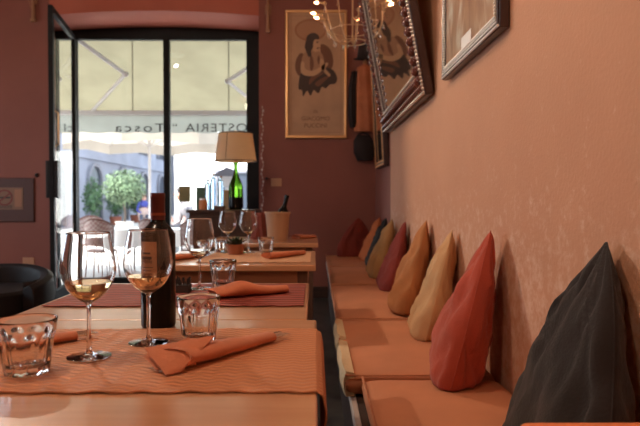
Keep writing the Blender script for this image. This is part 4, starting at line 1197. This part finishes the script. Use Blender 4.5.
b = BM(); lathe(b, [(0, 0), (.24, 0), (.30, .38), (.33, .42), (.27, .42), (.25, .36), (0, .36)], 28); obj('tub', b, 'metal_grey', t)
def shrub(label, x, y, h, r, seed):
    t = thing('potted_shrub', label, 'potted shrub', (x, y, GZ))
    b = BM(); lathe(b, [(0, 0), (.20, 0), (.28, .36), (.30, .40), (.25, .40), (.23, .34), (0, .34)], 24); obj('pot', b, 'pot_red', t)
    b = BM(); leafy(b, (0, 0, .4+h*.5), r, 900, .07, h*.5/r, seed); obj('foliage', b, 'leaf_mid', t, smooth=False)
shrub('tall potted shrub leftmost along the shaded building', -9.3, 25.2, 1.7, .42, 1)
shrub('tall potted shrub behind the leftmost one along the shaded building', -9.35, 28.2, 1.5, .45, 2)
shrub('potted shrub farthest along the shaded building', -9.4, 31.5, 1.4, .45, 4)
# street lantern / pitched menu box
t = thing('menu_box', 'grey menu box with a pitched roof on a post outside', 'menu box', (-1.45, 9.9, GZ))
b = BM(); tube(b, [(0, 0, 0), (0, 0, 1.40)], .025); lathe(b, [(0, 0), (.2, 0), (.2, .03), (0, .03)], 24); obj('post', b, 'metal_grey', t)
b = BM(); box(b, -.10, .10, -.04, .04, 1.40, 1.58); obj('cabinet', b, 'metal_grey', t, bevel=.005)
b = BM(); poly(b, [(-.26, 1.57), (.16, 1.57), (.10, 1.69), (0, 1.72)], .12, Matrix.Translation((0, .06, 0))); obj('pitched_roof', b, 'roof_grey', t, smooth=False)

# outdoor chairs and tables
def bistro_chair(label, loc, rz):
    t = thing('wicker_chair', label, 'chair', loc, rz, group='wicker chairs on the terrace')
    b = BM(); lathe(b, [(0, .43), (.20, .43), (.21, .44), (.21, .455), (.19, .465), (0, .465)], 28); obj('seat', b, 'wicker_red', t)
    b = BM(); n = 16; rg = []
    for i in range(n+1):
        a = PI*(.14+.72*i/n); h = .80+.10*math.sin(PI*i/n)
        rg.append([b.verts.new((r_*math.cos(a), r_*math.sin(a), z)) for r_, z in ((.215, .52), (.225, .52), (.245, h), (.235, h))])
    for A, B in zip(rg, rg[1:]):
        for j in range(4): b.faces.new((A[j], A[(j+1) % 4], B[(j+1) % 4], B[j]))
    b.faces.new(rg[0]); b.faces.new(rg[-1][::-1]); obj('backrest', b, 'wicker_red', t, ang=50)
    b = BM(); tube(b, [(.24*math.cos(a), .24*math.sin(a), .81+.10*math.sin((a/PI-.14)/.72*PI)) for a in [PI*(.14+.72*i/16) for i in range(17)]], .013)
    for s in (-1, 1): tube(b, [(s*.205, .09, .44), (s*.218, .10, .81)], .012)
    obj('back_frame', b, 'chair_frame', t)
    for sx in (-1, 1):
        for sy in (-1, 1):
            b = BM(); tube(b, [(sx*.15, sy*.15, .44), (sx*.19, sy*.19, 0)], .012); obj('leg', b, 'chair_frame', t)
    return t
ch = bistro_chair('red and white wicker chair nearest the open door', (-3.10, 8.75, GZ), R(175))
for x, y, r_, l in ((-2.25, 8.55, 160, 'red and white wicker chair behind the left wine glass'), (-3.7, 9.9, 20, 'red and white wicker chair at the far left terrace table'), (-2.75, 10.6, -10, 'red and white wicker chair behind the white terrace table'), (-1.78, 8.9, 200, 'red and white wicker chair seen just right of the wine bottle'), (-4.5, 9.2, 100, 'red and white wicker chair left of the open door glass')):
    dup(ch, (x, y, GZ), R(r_), l)
def terrace_table(label, loc):
    t = thing('terrace_table', label, 'table', loc, group='terrace tables')
    b = BM(); lathe(b, [(0, .70), (.36, .70), (.37, .71), (.37, .72), (0, .725)], 36); obj('tabletop', b, 'chair_frame', t)
    b = BM(); tube(b, [(0, 0, .02), (0, 0, .70)], .03); lathe(b, [(0, 0), (.24, 0), (.23, .02), (.04, .05), (0, .05)], 28); obj('pedestal', b, 'metal_grey', t)
    b = BM(); lathe(b, [(0, .7265), (.376, .7265), (.382, .715), (.385, .52), (.395, .46)], 60, fn=lambda r, z, a: r*(1+(.05*math.sin(7*a) if z < .7 else 0)))
    tag(obj('tablecloth', b, 'cloth_white', loc=loc, ang=80), 'white cloth over '+label, 'tablecloth', 'terrace tablecloths')
terrace_table('round terrace table beyond the left wine glass', (-3.0, 9.55, GZ))
terrace_table('round terrace table beyond the wine bottle', (-2.05, 9.6, GZ))
terrace_table('round terrace table beyond the right window pane', (-1.05, 8.6, GZ))

# seated people
def person(label, loc, rz, shirt, trousers, hair, lean=.05):
    t = thing('person', label, 'person', loc, rz)
    V = [(0, 0, .50), (0, .02-lean, .66), (0, .03-lean*2, .84), (0, .03-lean*2.5, .98), (0, .02-lean*3, 1.06), (0, .0-lean*3.2, 1.14), (0, -.01-lean*3.4, 1.23),
         (.10, -.02, .49), (.12, -.40, .50), (.12, -.42, .08), (.12, -.54, .045),
         (-.10, -.02, .49), (-.12, -.40, .50), (-.12, -.42, .08), (-.12, -.54, .045),
         (.18, .02-lean*2.5, .96), (.24, -.06-lean*2, .70), (.16, -.30-lean, .64), (.13, -.38-lean, .64),
         (-.18, .02-lean*2.5, .96), (-.24, -.06-lean*2, .70), (-.16, -.30-lean, .64), (-.13, -.38-lean, .64)]
    E = [(0, 1), (1, 2), (2, 3), (3, 4), (4, 5), (5, 6), (0, 7), (7, 8), (8, 9), (9, 10), (0, 11), (11, 12), (12, 13), (13, 14), (3, 15), (15, 16), (16, 17), (17, 18), (3, 19), (19, 20), (20, 21), (21, 22)]
    Rr = [(.15, .12), (.13, .10), (.145, .105), (.13, .09), (.055, .055), (.085, .095), (.075, .09), (.09, .09), (.065, .065), (.045, .045), (.045, .03), (.09, .09), (.065, .065), (.045, .045), (.045, .03),
          (.06, .06), (.045, .045), (.034, .034), (.035, .02), (.06, .06), (.045, .045), (.034, .034), (.035, .02)]
    me = bpy.data.meshes.new('body'); me.from_pydata([Vector(v) for v in V], E, []); o = bpy.data.objects.new('body', me); C.objects.link(o)
    sk = o.modifiers.new('skin', 'SKIN'); sk.use_smooth_shade = True
    for i, r_ in enumerate(Rr): me.skin_vertices[0].data[i].radius = r_
    me.skin_vertices[0].data[0].use_root = True
    o.modifiers.new('sub', 'SUBSURF').levels = 2
    dg = bpy.context.evaluated_depsgraph_get(); m2 = bpy.data.meshes.new_from_object(o.evaluated_get(dg)); bpy.data.objects.remove(o)
    m2.materials.clear()
    for x in (shirt, trousers, 'skin'): m2.materials.append(MATS[x])
    for p in m2.polygons:
        c = p.center
        if c.z > 1.075 or (c.y < -.38-lean and c.z > .59): p.material_index = 2
        elif c.z < .56: p.material_index = 1
        else: p.material_index = 0
    o = bpy.data.objects.new('body', m2); C.objects.link(o); o.parent = t
    b = BM(); ball(b, (0, .012-lean*3.3, 1.225), .105, .95, 1.0, .95, 16, 12)
    for v in b.verts:
        if v.co.y < -.035-lean*3.3 and v.co.z < 1.26: v.co.y = -.035-lean*3.3
    obj('hair', b, hair, t)
    b = BM(); ball(b, (0, -.105-lean*3.3, 1.185), .016, 1, 1.2, 1.4, 8, 6); obj('nose', b, 'skin', t)
    return t
person('person in a blue shirt seated far off, beside the bottle neck', (-6.35, 22.3, GZ+.09), R(20), 'shirt_blue', 'trousers_dark', 'hair_brown')
person('grey-haired person in pale clothes seated beyond the right pane', (-2.08, 10.6, GZ+.09), R(-60), 'shirt_grey', 'trousers_pale', 'hair_grey', .09)
dup(ch, (-6.35, 22.3, GZ), R(200), 'wicker chair under the person in the blue shirt')
dup(ch, (-2.08, 10.6, GZ), R(120), 'wicker chair under the grey-haired person')

# ------------------------------------------------------------------ light
W = bpy.data.worlds.new('world'); S.world = W; W.use_nodes = True
bg = W.node_tree.nodes['Background']; bg.inputs[0].default_value = (.74, .86, 1.0, 1); bg.inputs[1].default_value = 6.0
def light(kind, name, loc, energy, col, size=.1, rot=(0, 0, 0), **k):
    l = bpy.data.lights.new(name, kind); l.energy = energy; l.color = col
    if kind == 'SUN': l.angle = size
    elif kind == 'AREA': l.shape = 'RECTANGLE'; l.size, l.size_y = size
    else: l.shadow_soft_size = size
    for a, v in k.items(): setattr(l, a, v)
    o = bpy.data.objects.new(name, l); C.objects.link(o); o.location = loc; o.rotation_euler = rot
    return o
sun = light('SUN', 'sunlight', (0, 0, 20), 24.0, (1, .95, .86), R(1))
sun.rotation_euler = Vector((.45, .62, -1)).to_track_quat('-Z', 'Y').to_euler()
WARM = (1, .80, .60)
for p in bulb_pos: light('POINT', 'bulb_light', p, 2.2, (1, .58, .32), .012)
light('POINT', 'lamp_light', (-.705, SY, TS+.54), 13.0, WARM, .03)
# ceiling fill lamps added to light the room (out of frame, above and behind)
for lab, (x, y, e) in zip(('added round fill lamp above the nearest table', 'added round fill lamp behind the camera', 'added round fill lamp over the left of the room'), ((-1.1, 1.2, 76), (-1.6, -1.2, 60), (-2.4, 3.4, 8))):
    t = thing('fill_lamp', lab, 'fill lamp', (x, y, ZC), group='added fill lamps')
    b = BM(); lathe(b, [(0, -.03), (.13, -.03), (.14, 0), (0, 0)], 32); obj('lamp_body', b, 'cloth_white', t)
    light('POINT', 'fill_light', (x, y, ZC-.20), e, WARM, .14 if y < 3 else .04)
t = thing('fill_spotlight', 'added fill lamp on the ceiling, aimed at the bench wall', 'fill_spotlight', (-2.7, 5.1, ZC))  # added out of view to light the bench wall and cast pillow shadows
b = BM(); tube(b, [(0, 0, 0), (0, 0, -.16)], .012); obj('stem', b, 'frame_black', t)
dv = (Vector((.6, 2.35, 1.25))-Vector((-2.7, 5.1, ZC-.22))).normalized(); hv = Vector((0, 0, -.20))
b = BM(); tube(b, [hv-dv*.10, hv+dv*.02], .05, n=20); obj('lamp_head', b, 'frame_black', t)
sp = light('SPOT', 'fill_spot', tuple(Vector((-2.7, 5.1, ZC))+hv+dv*.06), 310, (1, .80, .60), .05, spot_size=R(46), spot_blend=.75)
sp.rotation_euler = dv.to_track_quat('-Z', 'Y').to_euler()
# portal so the daylight coming in is sampled well
p = light('AREA', 'daylight_portal', ((fx0+fx1)/2, YW-.02, 1.5), 1, (1, 1, 1), (fx1-fx0, 2.9), rot=(-PI/2, 0, 0)); p.data.cycles.is_portal = True
p = light('AREA', 'fill_window_portal', (XL-.05, (LY0+LY1)/2, (LZ0+LZ1)/2), 1, (1, 1, 1), (LZ1-LZ0, LY1-LY0), rot=(0, -PI/2, 0)); p.data.cycles.is_portal = True

# ------------------------------------------------------------------ camera
cd = bpy.data.cameras.new('camera'); cd.sensor_width = 36; cd.lens = 33.75; cd.clip_start = .05; cd.clip_end = 300
cam = bpy.data.objects.new('camera', cd); C.objects.link(cam); cam.location = (0, 0, 1.03)
cam.rotation_euler = (PI/2-math.atan(13/600), 0, -math.atan(5/600))
cd.dof.use_dof = True; cd.dof.focus_distance = 1.5; cd.dof.aperture_fstop = 5.6
S.camera = cam
S.view_settings.view_transform = 'Standard'; S.view_settings.look = 'None'; S.view_settings.gamma = 1; S.view_settings.use_curve_mapping = False
S.view_settings.exposure = 0
